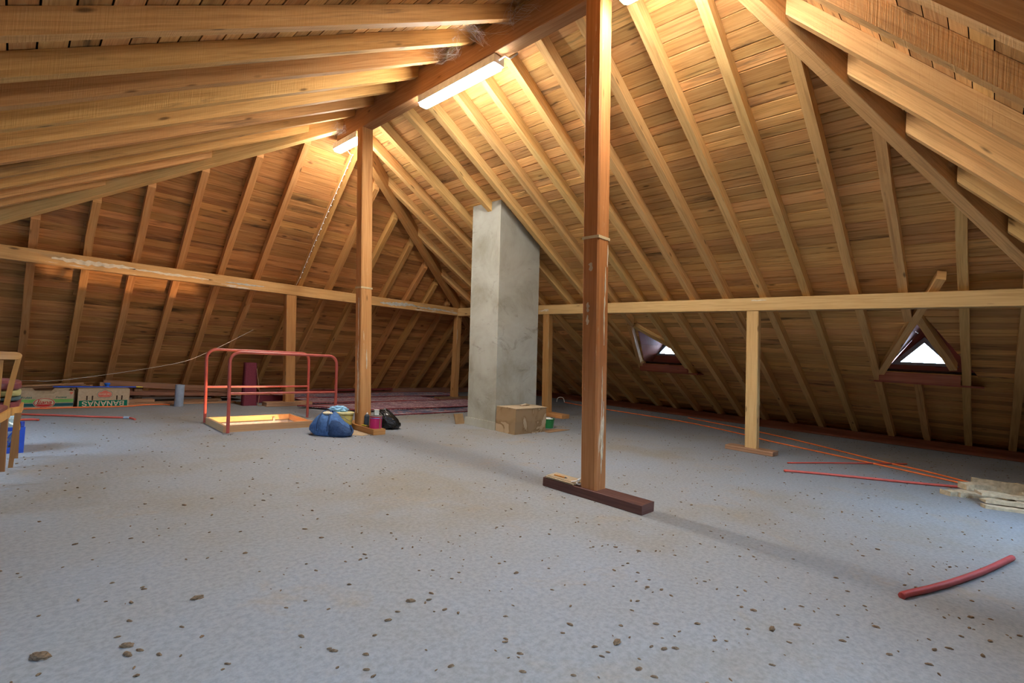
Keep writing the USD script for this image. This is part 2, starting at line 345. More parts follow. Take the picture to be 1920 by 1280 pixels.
plain('stair_plaster', (.62, .50, .36), .9); plain('tape', (.55, .44, .26), .6); plain('cobweb', (.55, .52, .46), .9); plain('steel', (.30, .28, .27), .45, .5, metal=.6)
mat('pane_glass', {'f': ('fresnel', {'IOR': 1.45}), 't': ('transparent_bsdf', {'color': (.96, .98, 1.0)}), 'g': ('glossy_bsdf', {'roughness': .02}), 'x': ('mix_closure', {})},
    [('f.fac', 'x.fac'), ('t.BSDF', 'x.closure1'), ('g.BSDF', 'x.closure2')], surface='x.closure')
mat('lamp_glow', {'e': ('emission', {'color': (1.0, .965, .88), 'strength': LAMP_POWER})}, [], surface='e.emission')
mat('box_stained', {
    'tc': ('texture_coordinate', {}), 'n': ('noise_texture', {'scale': 3.4, 'detail': 4.0, 'roughness': .5, 'distortion': 1.0}),
    'r': ('rgb_ramp', {'ramp': [(.42, (.27, .185, .105)), (.50, (.25, .165, .09)), (.525, (.19, .12, .06)), (.55, (.38, .28, .175)), (.7, (.43, .335, .23))]}),
    'p': ('principled_bsdf', {'roughness': .85, 'specular_ior_level': .1})}, [('tc.object', 'n.vector'), ('n.fac', 'r.fac'), ('r.color', 'p.base_color')])

# ------------------------------------------------------------ the roof's geometry
RX, RHALF = 2.773, .064
YE, YN = 5.835, 1.465                                  # ends of the ridge
SR, SF, SN = .5637, 1.083, 1.041
ZT = 3.766
def zR(x): return ZT - SR*abs(x-RX)                     # underside of the rafters, both long slopes
def zF(y): return ZT - SF*(y-YE)
def zN(y): return ZT - SN*(YN-y)
OR, OF, ON = .128, .152, .150                           # rafters' depth, plumb
XE, XW, YEF, YEN = 9.70, -4.154, 9.42, -2.24            # eaves of the board planes
P_R = lambda x, y: ZT + OR - SR*(x-RX)
P_L = lambda x, y: ZT + OR - SR*(RX-x)
P_F = lambda x, y: ZT + OF - SF*(y-YE)
P_N = lambda x, y: ZT + ON - SN*(YN-y)
zt = ZT+OR
yA, yB = YE+(OF-OR)/SF, YN-(ON-OR)/SN                   # ridge ends on the board planes
def eave(z0=-.02):
    d = (zt-z0)/SR; return RX+d, RX-d, YE+(ZT+OF-z0)/SF, YN-(ZT+ON-z0)/SN
ex, wx, ny_, sy_ = eave()
POLY = {'R': Polygon([(RX, yB), (RX, yA), (ex, ny_), (ex, sy_)]), 'L': Polygon([(RX, yB), (RX, yA), (wx, ny_), (wx, sy_)]),
        'F': Polygon([(RX, yA), (ex, ny_), (wx, ny_)]), 'N': Polygon([(RX, yB), (ex, sy_), (wx, sy_)])}
PL = {'R': P_R, 'L': P_L, 'F': P_F, 'N': P_N}
# openings (plan): two triangular dormers in the right slope, unseen roof windows added behind the camera for daylight
W1 = dict(yc=4.00, hw=.47, xa=6.80, xb=7.97)
W2 = dict(yc=.585, hw=.46, xa=6.62, xb=7.81)
def tri(w): return Polygon([(w['xa'], w['yc']), (w['xb'], w['yc']+w['hw']), (w['xb'], w['yc']-w['hw'])])
ADDED_WINDOWS = {'N': [sbox(.4, -1.30, 1.4, -.45), sbox(4.2, -1.30, 5.15, -.5)], 'L': [sbox(-2.3, .8, -1.4, 1.7), sbox(-2.75, 4.7, -1.25, 6.3)]}
HOLES = {'R': [tri(W1), tri(W2)], 'L': ADDED_WINDOWS['L'], 'N': ADDED_WINDOWS['N'], 'F': []}
CHIM = Polygon([(4.36, 4.62), (5.33, 4.62), (5.33, 5.24), (4.36, 5.24)])

# ------------------------------------------------------------ floor, stairwell
HX0, HX1, HY0, HY1 = 1.635, 2.50, 5.735, 6.33
slab = Polygon([(-4.3, -2.5), (9.9, -2.5), (9.9, 9.7), (-4.3, 9.7)], [[(HX0, HY0), (HX1, HY0), (HX1, HY1), (HX0, HY1)]])
m = trimesh.creation.extrude_polygon(slab, .25, engine='earcut'); m.apply_translation([0, 0, -.25])
G().tm(m).build('floor', 'concrete', label='bare grey concrete attic floor dusted with brown dirt', cat='floor', kind='structure')
g = G()
for c, s in (((2.4, 4.2, -2.5), (2.0, .05, 2.25)), ((2.4, 6.75, -2.5), (2.0, .05, 2.25)), ((1.375, 5.475, -2.5), (.05, 2.6, 2.25)), ((3.425, 5.475, -2.5), (.05, 2.6, 2.25)), ((2.4, 5.475, -2.55), (2.1, 2.6, .05))):
    g.box(c, s)
g.build('wall_stairwell', 'stair_plaster', label='plastered stairwell walls below the floor hatch', cat='wall', kind='structure')

# ------------------------------------------------------------ boarded slopes with their rafters
CEIL = {}
for key, label in (('R', 'right roof slope of weathered boards with two triangular windows'), ('F', 'rear hipped roof slope of narrow dark boards behind the hatch'),
                   ('L', 'left roof slope overhead with deep pale rafters running from the ridge'), ('N', 'near hipped roof slope of boards at the upper right')):
    CEIL[key] = thing('ceiling', label, 'ceiling', kind='structure')

rng = random.Random(5)
def boards(key, pitch, spread, matname, along, breaks):
    poly, pl = POLY[key], PL[key]
    hole = None
    for h in HOLES[key]: hole = h if hole is None else hole.union(h)
    b = poly.bounds
    if key == 'R': q, qe, sgn = RX, ex, 1
    elif key == 'L': q, qe, sgn = RX, wx, -1
    elif key == 'F': q, qe, sgn = yA, ny_, 1
    else: q, qe, sgn = yB, sy_, -1
    k = 0; gap = {'R': .0050, 'L': .0040, 'F': .0034, 'N': .0022}[key]
    while (qe-q)*sgn > .02:
        w = pitch*rng.uniform(1-spread, 1+spread)
        q2 = q+sgn*w
        lo, hi = min(q, q2)+gap, max(q, q2)-gap
        row = sbox(lo, b[1]-1, hi, b[3]+1) if along == 'y' else sbox(b[0]-1, lo, b[2]+1, hi)
        cuts = sorted(rng.sample(breaks, min(len(breaks), rng.choice((1, 1, 2))))) if breaks else []
        edges = [-99]+cuts+[99]
        for e0, e1 in zip(edges[:-1], edges[1:]):
            seg = sbox(b[0]-1, e0+.001, b[2]+1, e1-.001) if along == 'y' else sbox(e0+.001, b[1]-1, e1-.001, b[3]+1)
            r = row.intersection(seg).intersection(poly)
            if hole is not None and not r.is_empty: r = r.difference(hole)
            if r.is_empty: continue
            for pc in (r.geoms if hasattr(r, 'geoms') else [r]):
                if pc.geom_type != 'Polygon' or pc.area < .002: continue
                se, dz = rng.randrange(10**6), rng.uniform(-.002, .003)
                if pc.convex_hull.area < pc.area*1.01: prism_plan(G_ := G(), pc.convex_hull, pl, .02, along, seed=se, dz=dz)
                else:
                    sheet(G_ := G(), pc, pl, .02, dz=dz)
                    if along == 'y': G_.t[0] = G_.t[0][:, ::-1]
                G_.build('board', matname, CEIL[key])
                k += 1
        q = q2
    return k

RAF_R = [5.437, 4.885, 4.492, 4.06, 3.637, 3.239, 2.865, 2.434, 2.007, 1.556, 1.10, .703, .261, -.16, -.60, -1.05, -1.5]
RAF_R_TOP = [5.86, 6.30, 6.74, 7.18, 7.62, 8.06, 8.50]
nb = {}
nb['R'] = boards('R', .100, .22, 'board_wood', 'y', [y-.04 for y in RAF_R[1:14]])
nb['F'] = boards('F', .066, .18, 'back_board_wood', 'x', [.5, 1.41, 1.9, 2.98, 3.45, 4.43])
nb['L'] = boards('L', .100, .2, 'board_wood', 'y', [])
nb['N'] = boards('N', .085, .25, 'board_wood', 'x', [])
for key in 'RFLN':                                       # dark roofing sheet on top of the boards
    poly = POLY[key]
    for h in HOLES[key]: poly = poly.difference(h)
    sheet(G(), poly, PL[key], .02, dz=.030).build('roofing_sheet', 'underlay_dark', CEIL[key])

def hip_x(y, far): 
    return RX + (ex-RX)*((y-yA)/(ny_-yA) if far else (yB-y)/(yB-sy_))
Z3 = np.array([0, 0, 1.0]); X3 = np.array([1.0, 0, 0]); Y3 = np.array([0, 1.0, 0])
RW = .075
sd = 100
def rafter_R(yl, x0, x1, side=1, mname='rafter_wood', key='R'):
    global sd; sd += 1
    y = yl - RW/2
    X = lambda d: RX + side*(d-RX)
    p0 = np.array([X(x0), y, zR(X(x0))]); p1 = np.array([X(x1), y, zR(X(x1))])
    timber(G_ := G(), p0, p1, Y3, Z3, RW, OR-.002, n=7, jit=.0035, seed=sd)
    G_.build('rafter', mname, CEIL[key])
XP = 9.42
for y in RAF_R:
    if y > 1.47:
        segs = [(RX+RHALF, XP)]
        if abs(y-4.885) < .01: segs = [(RX+RHALF, 4.38), (5.33, XP)]
        if abs(y-3.637) < .01: segs = [(RX+RHALF, XP)]
        if abs(y-4.06) < .01: segs = [(RX+RHALF, 6.70), (7.93, XP)]
    else:
        x0 = hip_x(y-RW/2, False)+.10
        segs = [(x0, XP)]
        if abs(y-.703) < .01: segs = [(x0, 6.62), (7.77, XP)]
    for a, b in segs:
        if b-a > .2: rafter_R(y, a, b)
for y in RAF_R_TOP:
    a = hip_x(y-RW/2, True)+.06
    if XP-a > .3: rafter_R(y, a, XP)
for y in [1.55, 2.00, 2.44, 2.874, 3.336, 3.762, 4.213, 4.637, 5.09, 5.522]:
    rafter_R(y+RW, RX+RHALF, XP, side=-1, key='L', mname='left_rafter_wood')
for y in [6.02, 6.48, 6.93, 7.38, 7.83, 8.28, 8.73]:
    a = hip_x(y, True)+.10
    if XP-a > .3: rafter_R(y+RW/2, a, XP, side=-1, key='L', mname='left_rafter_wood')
for y in [1.10, .65, .2, -.25, -.7, -1.15]:
    a = hip_x(y, False)+.10
    if XP-a > .3: rafter_R(y+RW/2, a, XP, side=-1, key='L')
def rafter_end(x, y0, y1, zf, off, key, mname):
    global sd; sd += 1
    timber(G_ := G(), (x, y0, zf(y0)), (x, y1, zf(y1)), X3, Z3, RW, off-.002, n=7, jit=.0035, seed=sd)
    G_.build('rafter', mname, CEIL[key])
RAF_F = [-3.0, -2.54, -2.08, -1.62, -1.16, -.70, -.385, .105, .565, 1.018, 1.48, 1.963, 2.423, 3.04, 3.51, 4.00, 4.49, 4.965, 5.375, 5.89, 6.36, 6.82, 7.28, 7.74]
for x in RAF_F:
    t = abs(x-RX)/(ex-RX)
    y0 = yA + (ny_-yA)*t + .10
    if abs(x-3.04) < .01: y0 = YE+.16
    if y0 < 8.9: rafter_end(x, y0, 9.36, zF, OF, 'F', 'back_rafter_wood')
for x in [2.92, 3.42, 3.90, 4.40, 4.88, 5.40, 6.07, 6.6, 7.1, 7.6, 2.45, 1.95, 1.45, .95, .45, -.05, -.55, -1.05, -1.55, -2.05]:
    t = abs(x-RX)/(ex-RX)
    y0 = yB - (yB-sy_)*t - .07
    if y0 > -1.9: rafter_end(x, y0, -2.18, zN, ON, 'N', 'rafter_wood')

# hip rafters, ridge, purlins, plates: timbers of their own
def hip(label, xe, ye, far, mname):
    y0 = YE if far else YN
    p0 = np.array([RX, y0, ZT-.10]); p1 = np.array([xe, ye, .02])
    d = p1-p0; s = np.array([-d[1], d[0], 0]); s /= np.linalg.norm(s)
    timber(G_ := G(), p0, p1, s, Z3, .10, .21, ch=.004, n=10, jit=.002, seed=int(abs(xe*7+ye*3)))
    G_.build('hip_rafter', mname, label=label, cat='hip rafter')
hip('brown hip rafter running down from the ridge at the upper right corner', 9.27, -2.06, False, 'rafter_wood')
hip('hip rafter descending behind the chimney to the far right corner', 9.27, 9.22, True, 'back_rafter_wood')
hip('long hip rafter descending to the left edge above the narrow boards', -3.72, 9.22, True, 'rafter_wood')
hip('hip rafter overhead behind the viewer on the left', -3.72, -2.06, False, 'rafter_wood')
timber(g := G(), (RX, YN-.1, 3.536), (RX, YE+.12, 3.536), X3, Z3, .128, .262, ch=.005, n=10, jit=.0015, seed=3)
g.build('ridge_beam', 'ridge_wood', label='heavy brown ridge beam carrying the strip lights at the roof top', cat='beam')
timber(g := G(), (6.147, -.44, 1.680), (6.147, 7.642, 1.680), X3, Z3, .12, .151, ch=.004, n=12, jit=.0015, seed=4)
PR = thing('purlin', 'pale horizontal purlin below the right roof slope', 'beam', (6.147, 3.4, 1.68)); g.build('beam', 'purlin_wood', PR)
timber(g := G(), (-.68, 7.582, 1.680), (6.085, 7.582, 1.680), Y3, Z3, .12, .151, ch=.004, n=12, jit=.0015, seed=5)
PF = thing('purlin', 'orange-brown horizontal purlin with grey filler below the rear slope', 'beam', (2.4, 7.58, 1.68)); g.build('beam', 'rear_purlin_wood', PF)
def filler(parent, o, u, v, L, h, seed, mname='filler_cream'):
    """a ragged smear of dried filler on a face: o one end, u along, v across."""
    rg = np.random.default_rng(seed); n = max(6, int(L/.03)); o, u, v = (np.array(a, float) for a in (o, u, v)); w = np.cross(u, v)
    t = np.linspace(0, 1, n); env = h*np.sqrt(np.sin(math.pi*np.clip(t, .03, .97)))
    mid = h*.5*(meshkit.noise(np.stack([t*L*5, t*0, t*0], 1), seed)-.5)
    hi = mid+env*rg.uniform(.15, .6, n); lo = mid-env*rg.uniform(.15, .6, n)
    R = [[o+u*L*a+v*b-w*.001, o+u*L*a+v*c-w*.001, o+u*L*a+v*c+w*.002, o+u*L*a+v*b+w*.002] for a, b, c in zip(t, lo, hi)]
    G().rings(R).build('filler_smear', mname, parent)
UX, UY, UZ = np.eye(3)
for o, L, hh, sd_ in (((.26, 7.522, 1.765), .75, .07, 1), ((.95, 7.522, 1.75), .85, .035, 2), ((2.0, 7.522, 1.75), .5, .03, 3), ((4.38, 7.522, 1.755), .75, .07, 4), ((5.1, 7.522, 1.75), .7, .05, 5)):
    filler(PF, o, UX, UZ, L, hh, sd_, 'filler_grey' if sd_ > 2 else 'filler_cream')
for o, L, hh, sd_ in (((6.087, 5.40, 1.745), .75, .06, 6), ((6.087, 2.20, 1.80), .30, .02, 7)):
    filler(PR, o, -UY, UZ, L, hh, sd_)
timber(g := G(), (9.30, -1.9, 0), (9.30, 9.15, 0), X3, Z3, .15, .128, ch=.004, n=12, jit=.002, seed=6)
g.build('wall_plate', 'plate_wood', label='reddish wall plate on the floor at the foot of the right slope', cat='beam')
timber(g := G(), (-3.6, 9.28, 0), (9.2, 9.28, 0), Y3, Z3, .12, .11, ch=.004, n=12, jit=.002, seed=7)
g.build('wall_plate', 'brown_beam_wood', label='brown wall plate on the floor at the foot of the rear slope', cat='beam')

# ------------------------------------------------------------ triangular dormer windows
def bar(g, p0, p1, w, h, up=Z3, seed=0):
    p0, p1 = np.array(p0, float), np.array(p1, float)
    d = p1-p0; s = np.cross(d, up); s /= np.linalg.norm(s); u = np.cross(s, d); u /= np.linalg.norm(u)
    return timber(g, p0-u*h/2, p1-u*h/2, s, u, w, h, n=2, seed=seed)
def dormer(n, w, label, xw, zb, za, pane_w, cy):
    t = thing('window_%d' % n, label, 'window', (w['xb'], w['yc'], 0), kind='structure')
    A = np.array([w['xa'], w['yc'], P_R(w['xa'], 0)]); Bl = np.array([w['xb'], w['yc']+w['hw'], P_R(w['xb'], 0)]); Br = np.array([w['xb'], w['yc']-w['hw'], P_R(w['xb'], 0)])
    zr, zl = za+.05, zb-.02
    Wa = np.array([xw+.25, w['yc'], A[2]+.02])
    for B, sgn in ((Bl, 1), (Br, -1)):                     # two little boarded roof sides, three boards each
        Wb = np.array([xw+.25, B[1], B[2]+.02])
        for k in range(4):
            f0, f1 = k/4+.001, (k+1)/4-.001
            q = [A*(1-f0)+B*f0, A*(1-f1)+B*f1, Wa*(1-f1)+Wb*f1, Wa*(1-f0)+Wb*f0]
            nrm = np.array([0, .35*sgn, .25])*.08
            G().rings([np.array(q), np.array(q)+nrm], off=(k*3.1+n, k*1.3)).build('dormer_board', 'red_trim_wood', t)
        q = np.array([A+[-.06, -.02*sgn, .03], B+[-.03, .14*sgn, .005], Wb+[0, .14*sgn, .005], Wa+[0, -.02*sgn, .03]])+[0, 0, .045]
        G().rings([q, q+[0, 0, .015]]).build('roof_felt', 'lead_flashing', t)
    # flashing along the lower edge, apron board and trimmer
    g = G().box((xw-.0, w['yc'], Bl[2]-.10), (.03, 2*w['hw']+.04, zb-Bl[2]+.11)); g.build('apron_board', 'red_trim_wood', t)
    g = G().box(((w['xb']+xw)/2+.1, w['yc'], Bl[2]-.125), (xw-w['xb']+.3, 2*w['hw']+.1, .02)); g.build('sill_board', 'red_trim_wood', t)
    yl, yr = cy+pane_w, cy-pane_w
    Fa, Fl, Fr = np.array([xw, cy, za]), np.array([xw, yl, zb]), np.array([xw, yr, zb])
    c = (Fa+Fl+Fr)/3
    fr = t+'/'+'frame'
    outer = np.array([Fa, Fl, Fr]); inner = np.array([c+(p-c)*.70 for p in outer])
    g = G()
    for i in range(3):
        j = (i+1) % 3
        q = np.array([outer[i], outer[j], inner[j], inner[i]])
        g.rings([q-[.03, 0, 0], q+[.03, 0, 0]])
    fp = g.build('frame', 'grey_frame', t)
    g = G(); g.rings([inner-[.003, 0, 0], inner+[.003, 0, 0]]); g.build('pane', 'pane_glass', t)
    # gable wall beside the frame
    full = np.array([[xw+.02, w['yc'], A[2]+.03], [xw+.02, w['yc']+w['hw'], Bl[2]-.02], [xw+.02, w['yc']-w['hw'], Bl[2]-.02]])
    g = G()
    for i in range(3):
        j = (i+1) % 3
        q = np.array([full[i], full[j], outer[j]+[.02, 0, 0], outer[i]+[.02, 0, 0]])
        g.rings([q, q+[.02, 0, 0]])
    g.build('gable_panel', 'red_trim_wood', t)
    return t
w1 = dormer(1, W1, 'small triangular dormer window seen past rafters left of the pale purlin post', 8.20, 1.135, 1.46, .30, 4.10)
w2 = dormer(2, W2, 'bright triangular dormer window at the right under the pale purlin', 8.05, 1.165, 1.525, .33, .635)
def zs(x): return P_R(x, 0)-OR
for t, w, yl, yr, n in ((w1, W1, 4.50, 3.60, 1), (w2, W2, 1.06, .27, 2)):
    xb = w['xb']-.14
    bar(g := G(), (xb, yl-.03, zs(xb)+.0), (xb, yr, zs(xb)+.0), .05, .115, seed=n).build('trimmer', 'red_trim_wood', t)
# diagonal struts framing the openings, in the plane of the rafters
def strut(t, x0, y0, x1, y1, dz, seed, w=.07, h=.10):
    n_ = np.array([SR, 0, 1.0]); n_ /= np.linalg.norm(n_)
    p0 = np.array([x0, y0, zs(x0)]) - n_*dz; p1 = np.array([x1, y1, zs(x1)]) - n_*dz
    d = p1-p0; s = np.cross(d, n_); s /= np.linalg.norm(s)
    timber(g := G(), p0, p1, s, n_, w, h, n=4, jit=.002, seed=seed); g.build('strut', 'rafter_wood', t)
strut(w2, 7.68, 1.03, 6.02, .37, .0, 31)
strut(w2, 6.60, .60, 7.55, .33, -.05, 32)
strut(w1, 6.80, 4.05, 7.35, 3.64, -.05, 33)
strut(w1, 6.70, 4.07, 7.87, 4.50, .0, 34, w=.06)

def added_skylight(n, b, key, label):  # unseen roof window, added to bring blue daylight onto the floor
    x0, y0, x1, y1 = b.bounds; pl = PL[key]
    t = thing('window_%d' % n, label, 'window', kind='structure')
    P = lambda x, y, d: np.array([x, y, pl(x, y)+d])
    outer = [(x0, y0), (x1, y0), (x1, y1), (x0, y1)]; e = .05
    inner = [(x0+e, y0+e), (x1-e, y0+e), (x1-e, y1-e), (x0+e, y1-e)]
    g = G()
    for i in range(4):
        j = (i+1) % 4
        q = [outer[i], outer[j], inner[j], inner[i]]
        g.rings([[P(*c, .0) for c in q], [P(*c, .06) for c in q]])
    g.build('frame', 'grey_frame', t)
    g = G(); g.rings([[P(*c, .04) for c in inner], [P(*c, .045) for c in inner]]); g.build('pane', 'pane_glass', t)
i = 3
for key, where in (('N', 'near'), ('L', 'left')):
    for b in ADDED_WINDOWS[key]:
        added_skylight(i, b, key, 'added unseen roof window in the %s slope behind the viewer, number %d along' % (where, i-2)); i += 1

# ------------------------------------------------------------ posts
def post(label, b, t, block, mname, bmat, z0, z1, ch=.008, name='timber_post'):
    """b, t: (x0, x1, y0, y1) at the foot and at the head; block: (x0, x1, y0, y1, h)."""
    p = thing(name, label, 'post', ((b[0]+b[1])/2, (b[2]+b[3])/2, 0))
    R = []
    for k in range(9):
        f = k/8; a = [b[i]*(1-f)+t[i]*f for i in range(4)]; z = z0*(1-f)+z1*f; c = ch
        R.append([(a[0]+c, a[2], z), (a[1]-c, a[2], z), (a[1], a[2]+c, z), (a[1], a[3]-c, z), (a[1]-c, a[3], z), (a[0]+c, a[3], z), (a[0], a[3]-c, z), (a[0], a[2]+c, z)])
    G().rings(R, off=(b[0]*5 % 11, b[2]*3 % 11)).build('shaft', mname, p)
    x0, x1, y0, y1, h = block
    L = (y1-y0) > (x1-x0)
    if L: timber(g := G(), ((x0+x1)/2, y0, 0), ((x0+x1)/2, y1, 0), X3, Z3, x1-x0, h, ch=.004, n=4, jit=.0008, seed=int(b[0]*100))
    else: timber(g := G(), (x0, (y0+y1)/2, 0), (x1, (y0+y1)/2, 0), Y3, Z3, y1-y0, h, ch=.004, n=4, jit=.0008, seed=int(b[0]*100))
    g.build('base_block', bmat, p)
    return p
np_ = post('tall brown post nearest the viewer standing on a dark plank', (2.955, 3.09, 1.99, 2.125), (2.709, 2.845, 2.0, 2.14), (2.935, 3.095, 1.61, 2.46, .067), 'stained_post_wood', 'dark_plank_wood', .067, 3.536, .012)
f = .515
bx = [a*(1-f)+c*f for a, c in zip((2.955, 3.09, 1.99, 2.125), (2.709, 2.845, 2.0, 2.14))]
G().box(((bx[0]+bx[1])/2, (bx[2]+bx[3])/2, 1.85), (bx[1]-bx[0]+.006, bx[3]-bx[2]+.006, .02)).build('tape_band', 'tape', np_, label='pale tape band')
fp_ = post('ridge post in the middle distance beside the paint cans', (2.897, 3.04, 5.24, 5.38), (2.709, 2.845, 5.306, 5.44), (2.88, 3.03, 4.905, 5.70, .066), 'post_wood', 'post_wood', .066, 3.536, .010)
f = .46
bx = [a*(1-f)+c*f for a, c in zip((2.897, 3.04, 5.24, 5.38), (2.709, 2.845, 5.306, 5.44))]
G().box(((bx[0]+bx[1])/2, (bx[2]+bx[3])/2, 1.66), (bx[1]-bx[0]+.006, bx[3]-bx[2]+.006, .02)).build('tape_band', 'tape', fp_, label='pale tape band')
post('short pale post under the right purlin on a wooden block', (6.25, 6.35, 1.985, 2.12), (6.10, 6.195, 1.985, 2.12), (6.20, 6.40, 1.79, 2.33, .052), 'purlin_wood', 'scrap_wood', .052, 1.680)
post('short post under the right purlin beside the chimney and green tub', (6.33, 6.44, 5.29, 5.43), (6.095, 6.20, 5.19, 5.32), (6.29, 6.48, 4.95, 5.75, .065), 'post_wood', 'post_wood', .065, 1.680)
post('short post under the rear purlin behind the red handrail', (2.98, 3.12, 7.69, 7.81), (2.825, 2.975, 7.53, 7.64), (2.69, 3.37, 7.63, 7.82, .062), 'post_wood', 'scrap_wood', .062, 1.680)
post('corner post where the two purlins meet beyond the rugs', (6.36, 6.49, 7.83, 7.95), (6.09, 6.205, 7.53, 7.64), (5.98, 6.85, 7.80, 7.97, .055), 'post_wood', 'scrap_wood', .055, 1.680)

def on_post(b, t, z0, z1, z, face, off):
    f_ = (z-z0)/(z1-z0); a = [b[i]*(1-f_)+t[i]*f_ for i in range(4)]
    return np.array((a[0]+off*(a[1]-a[0]), a[2], z)) if face == 'y' else np.array((a[0], a[3]-off*(a[3]-a[2]), z))
NB, NT = (2.955, 3.09, 1.99, 2.125), (2.709, 2.845, 2.0, 2.14)
FB, FT = (2.897, 3.04, 5.24, 5.38), (2.709, 2.845, 5.306, 5.44)
for par, b, t, face, off, za, zb_, hh, sd_ in ((np_, NB, NT, 'y', .45, .18, .62, .022, 11), (np_, NB, NT, 'y', .60, .28, .70, .022, 12), (np_, NB, NT, 'y', .48, .60, .95, .014, 13), (np_, NB, NT, 'y', .62, 1.10, 1.66, .020, 14), (np_, NB, NT, 'y', .82, 1.66, 1.82, .014, 15),
        (np_, NB, NT, 'x', .35, 1.33, 1.40, .036, 16), (np_, NB, NT, 'x', .37, 1.24, 1.31, .034, 17), (np_, NB, NT, 'x', .50, 1.62, 1.68, .05, 18),
        (fp_, FB, FT, 'x', .55, .20, 1.05, .035, 19), (fp_, FB, FT, 'y', .55, .72, .95, .022, 20), (fp_, FB, FT, 'x', .60, 1.1, 1.55, .025, 21)):
    A, B = on_post(b, t, .067, 3.536, za, face, off), on_post(b, t, .067, 3.536, zb_, face, off)
    u = (B-A)/np.linalg.norm(B-A); nrm = -UY if face == 'y' else -UX
    v = np.cross(nrm, u); filler(par, A, u, v, np.linalg.norm(B-A), hh, sd_)
# ------------------------------------------------------------ chimney
ch = thing('chimney', 'smooth grey rendered chimney stack rising through the right slope', 'chimney', (4.85, 4.9, 0))
bq = [(4.462, 4.60), (5.25, 4.60), (5.25, 5.155), (4.462, 5.155)]
R = []
for k in range(9):
    q = []
    for x, y in bq:
        xt, yt = x-.105, y+.035
        ztop = P_R(xt, 0)-.002; fz = k/8
        q.append((x*(1-fz)+xt*fz*ztop/2.9+x*fz*(1-ztop/2.9), y*(1-fz)+yt*fz, ztop*fz))
    R.append(q)
G().rings(R).build('stack', 'plaster', ch)
G().rings([[(4.43, 4.57, 0), (5.28, 4.57, 0), (5.28, 5.185, 0), (4.43, 5.185, 0)], [(4.435, 4.575, .10), (5.275, 4.575, .10), (5.275, 5.18, .10), (4.435, 5.18, .10)]]).build('plinth', 'plaster', ch)

# ------------------------------------------------------------ strip lights under the ridge
def lamp(y0, y1, label):
    t = thing('strip_light', label, 'lamp', (RX, (y0+y1)/2, 3.43))
    G().box((RX, (y0+y1)/2, 3.462), (.116, y1-y0, .072)).build('housing', 'white_plastic', t)
    prof = [(-.056, 3.463), (-.052, 3.440), (-.035, 3.428), (.035, 3.428), (.052, 3.440), (.056, 3.463)]
    ring = lambda y, s=1: [(RX+x*s, y, 3.463+(z-3.463)*s) for x, z in prof]
    G().rings([ring(y0, .75), ring(y0+.025), ring(y1-.025), ring(y1, .75)]).build('diffuser', 'lamp_glow', t, label='glowing white diffuser')
lamp(3.085, 4.20, 'long glowing strip light under the ridge between the two posts')
lamp(5.47, 6.07, 'glowing strip light at the far end of the ridge behind the middle post')
lamp(.95, 1.875, 'strip light at the top edge right of the nearest post')

# ------------------------------------------------------------ floor hatch and its rails
h = thing('floor_hatch', 'low wooden curb round the open stair hatch lit warm from below', 'hatch', (2.07, 6.03, 0))
for c, s in (((2.07, 5.71, -.24), (.945, .024, .312)), ((2.07, 6.355, -.24), (.945, .024, .312)), ((1.61, 6.03, -.24), (.024, .62, .312)), ((2.525, 6.03, -.24), (.024, .62, .312))):
    G().box(c, s).build('curb_board', 'ply_wood', h)
G().box((2.33, 6.335, -.06), (.022, .012, .10), 0).build('bracket', 'steel', h)
def rail(y, x0, x1, H, mid, label):
    t = thing('handrail', label, 'handrail', ((x0+x1)/2, y, 0)); r = .1; lean = -.03
    pts = [(x0, y, 0.004), (x0+lean*.4, y, .35), (x0+lean, y, H-r)]
    for a in np.linspace(0, math.pi/2, 7)[1:]: pts.append((x0+lean+r-r*math.cos(a), y, H-r+r*math.sin(a)))
    pts.append(((x0+x1)/2+lean, y, H))
    for a in np.linspace(math.pi/2, 0, 7): pts.append((x1+lean-r+r*math.cos(a), y, H-r+r*math.sin(a)))
    pts += [(x1+lean*.4, y, .35), (x1, y, .004)]
    G().tube(pts, .0165, 10).build('bent_tube', 'red_paint', t, smooth=True)
    G().tube([(x0+lean*.75, y, mid), ((x0+x1)/2+lean*.75, y, mid), (x1+lean*.75, y, mid)], .0125, 8).build('mid_rail', 'red_paint', t, smooth=True)
    for x in (x0, x1): G().lathe((x, y, 0), [(.05, 0), (.05, .006), (.02, .008)], 16).build('foot_plate', 'steel', t)
rail(5.62, 1.62, 2.775, .845, .415, 'red tubular handrail along the near side of the hatch')
rail(6.36+.045, 1.60, 2.775, .845, .415, 'red tubular handrail along the far side of the hatch')

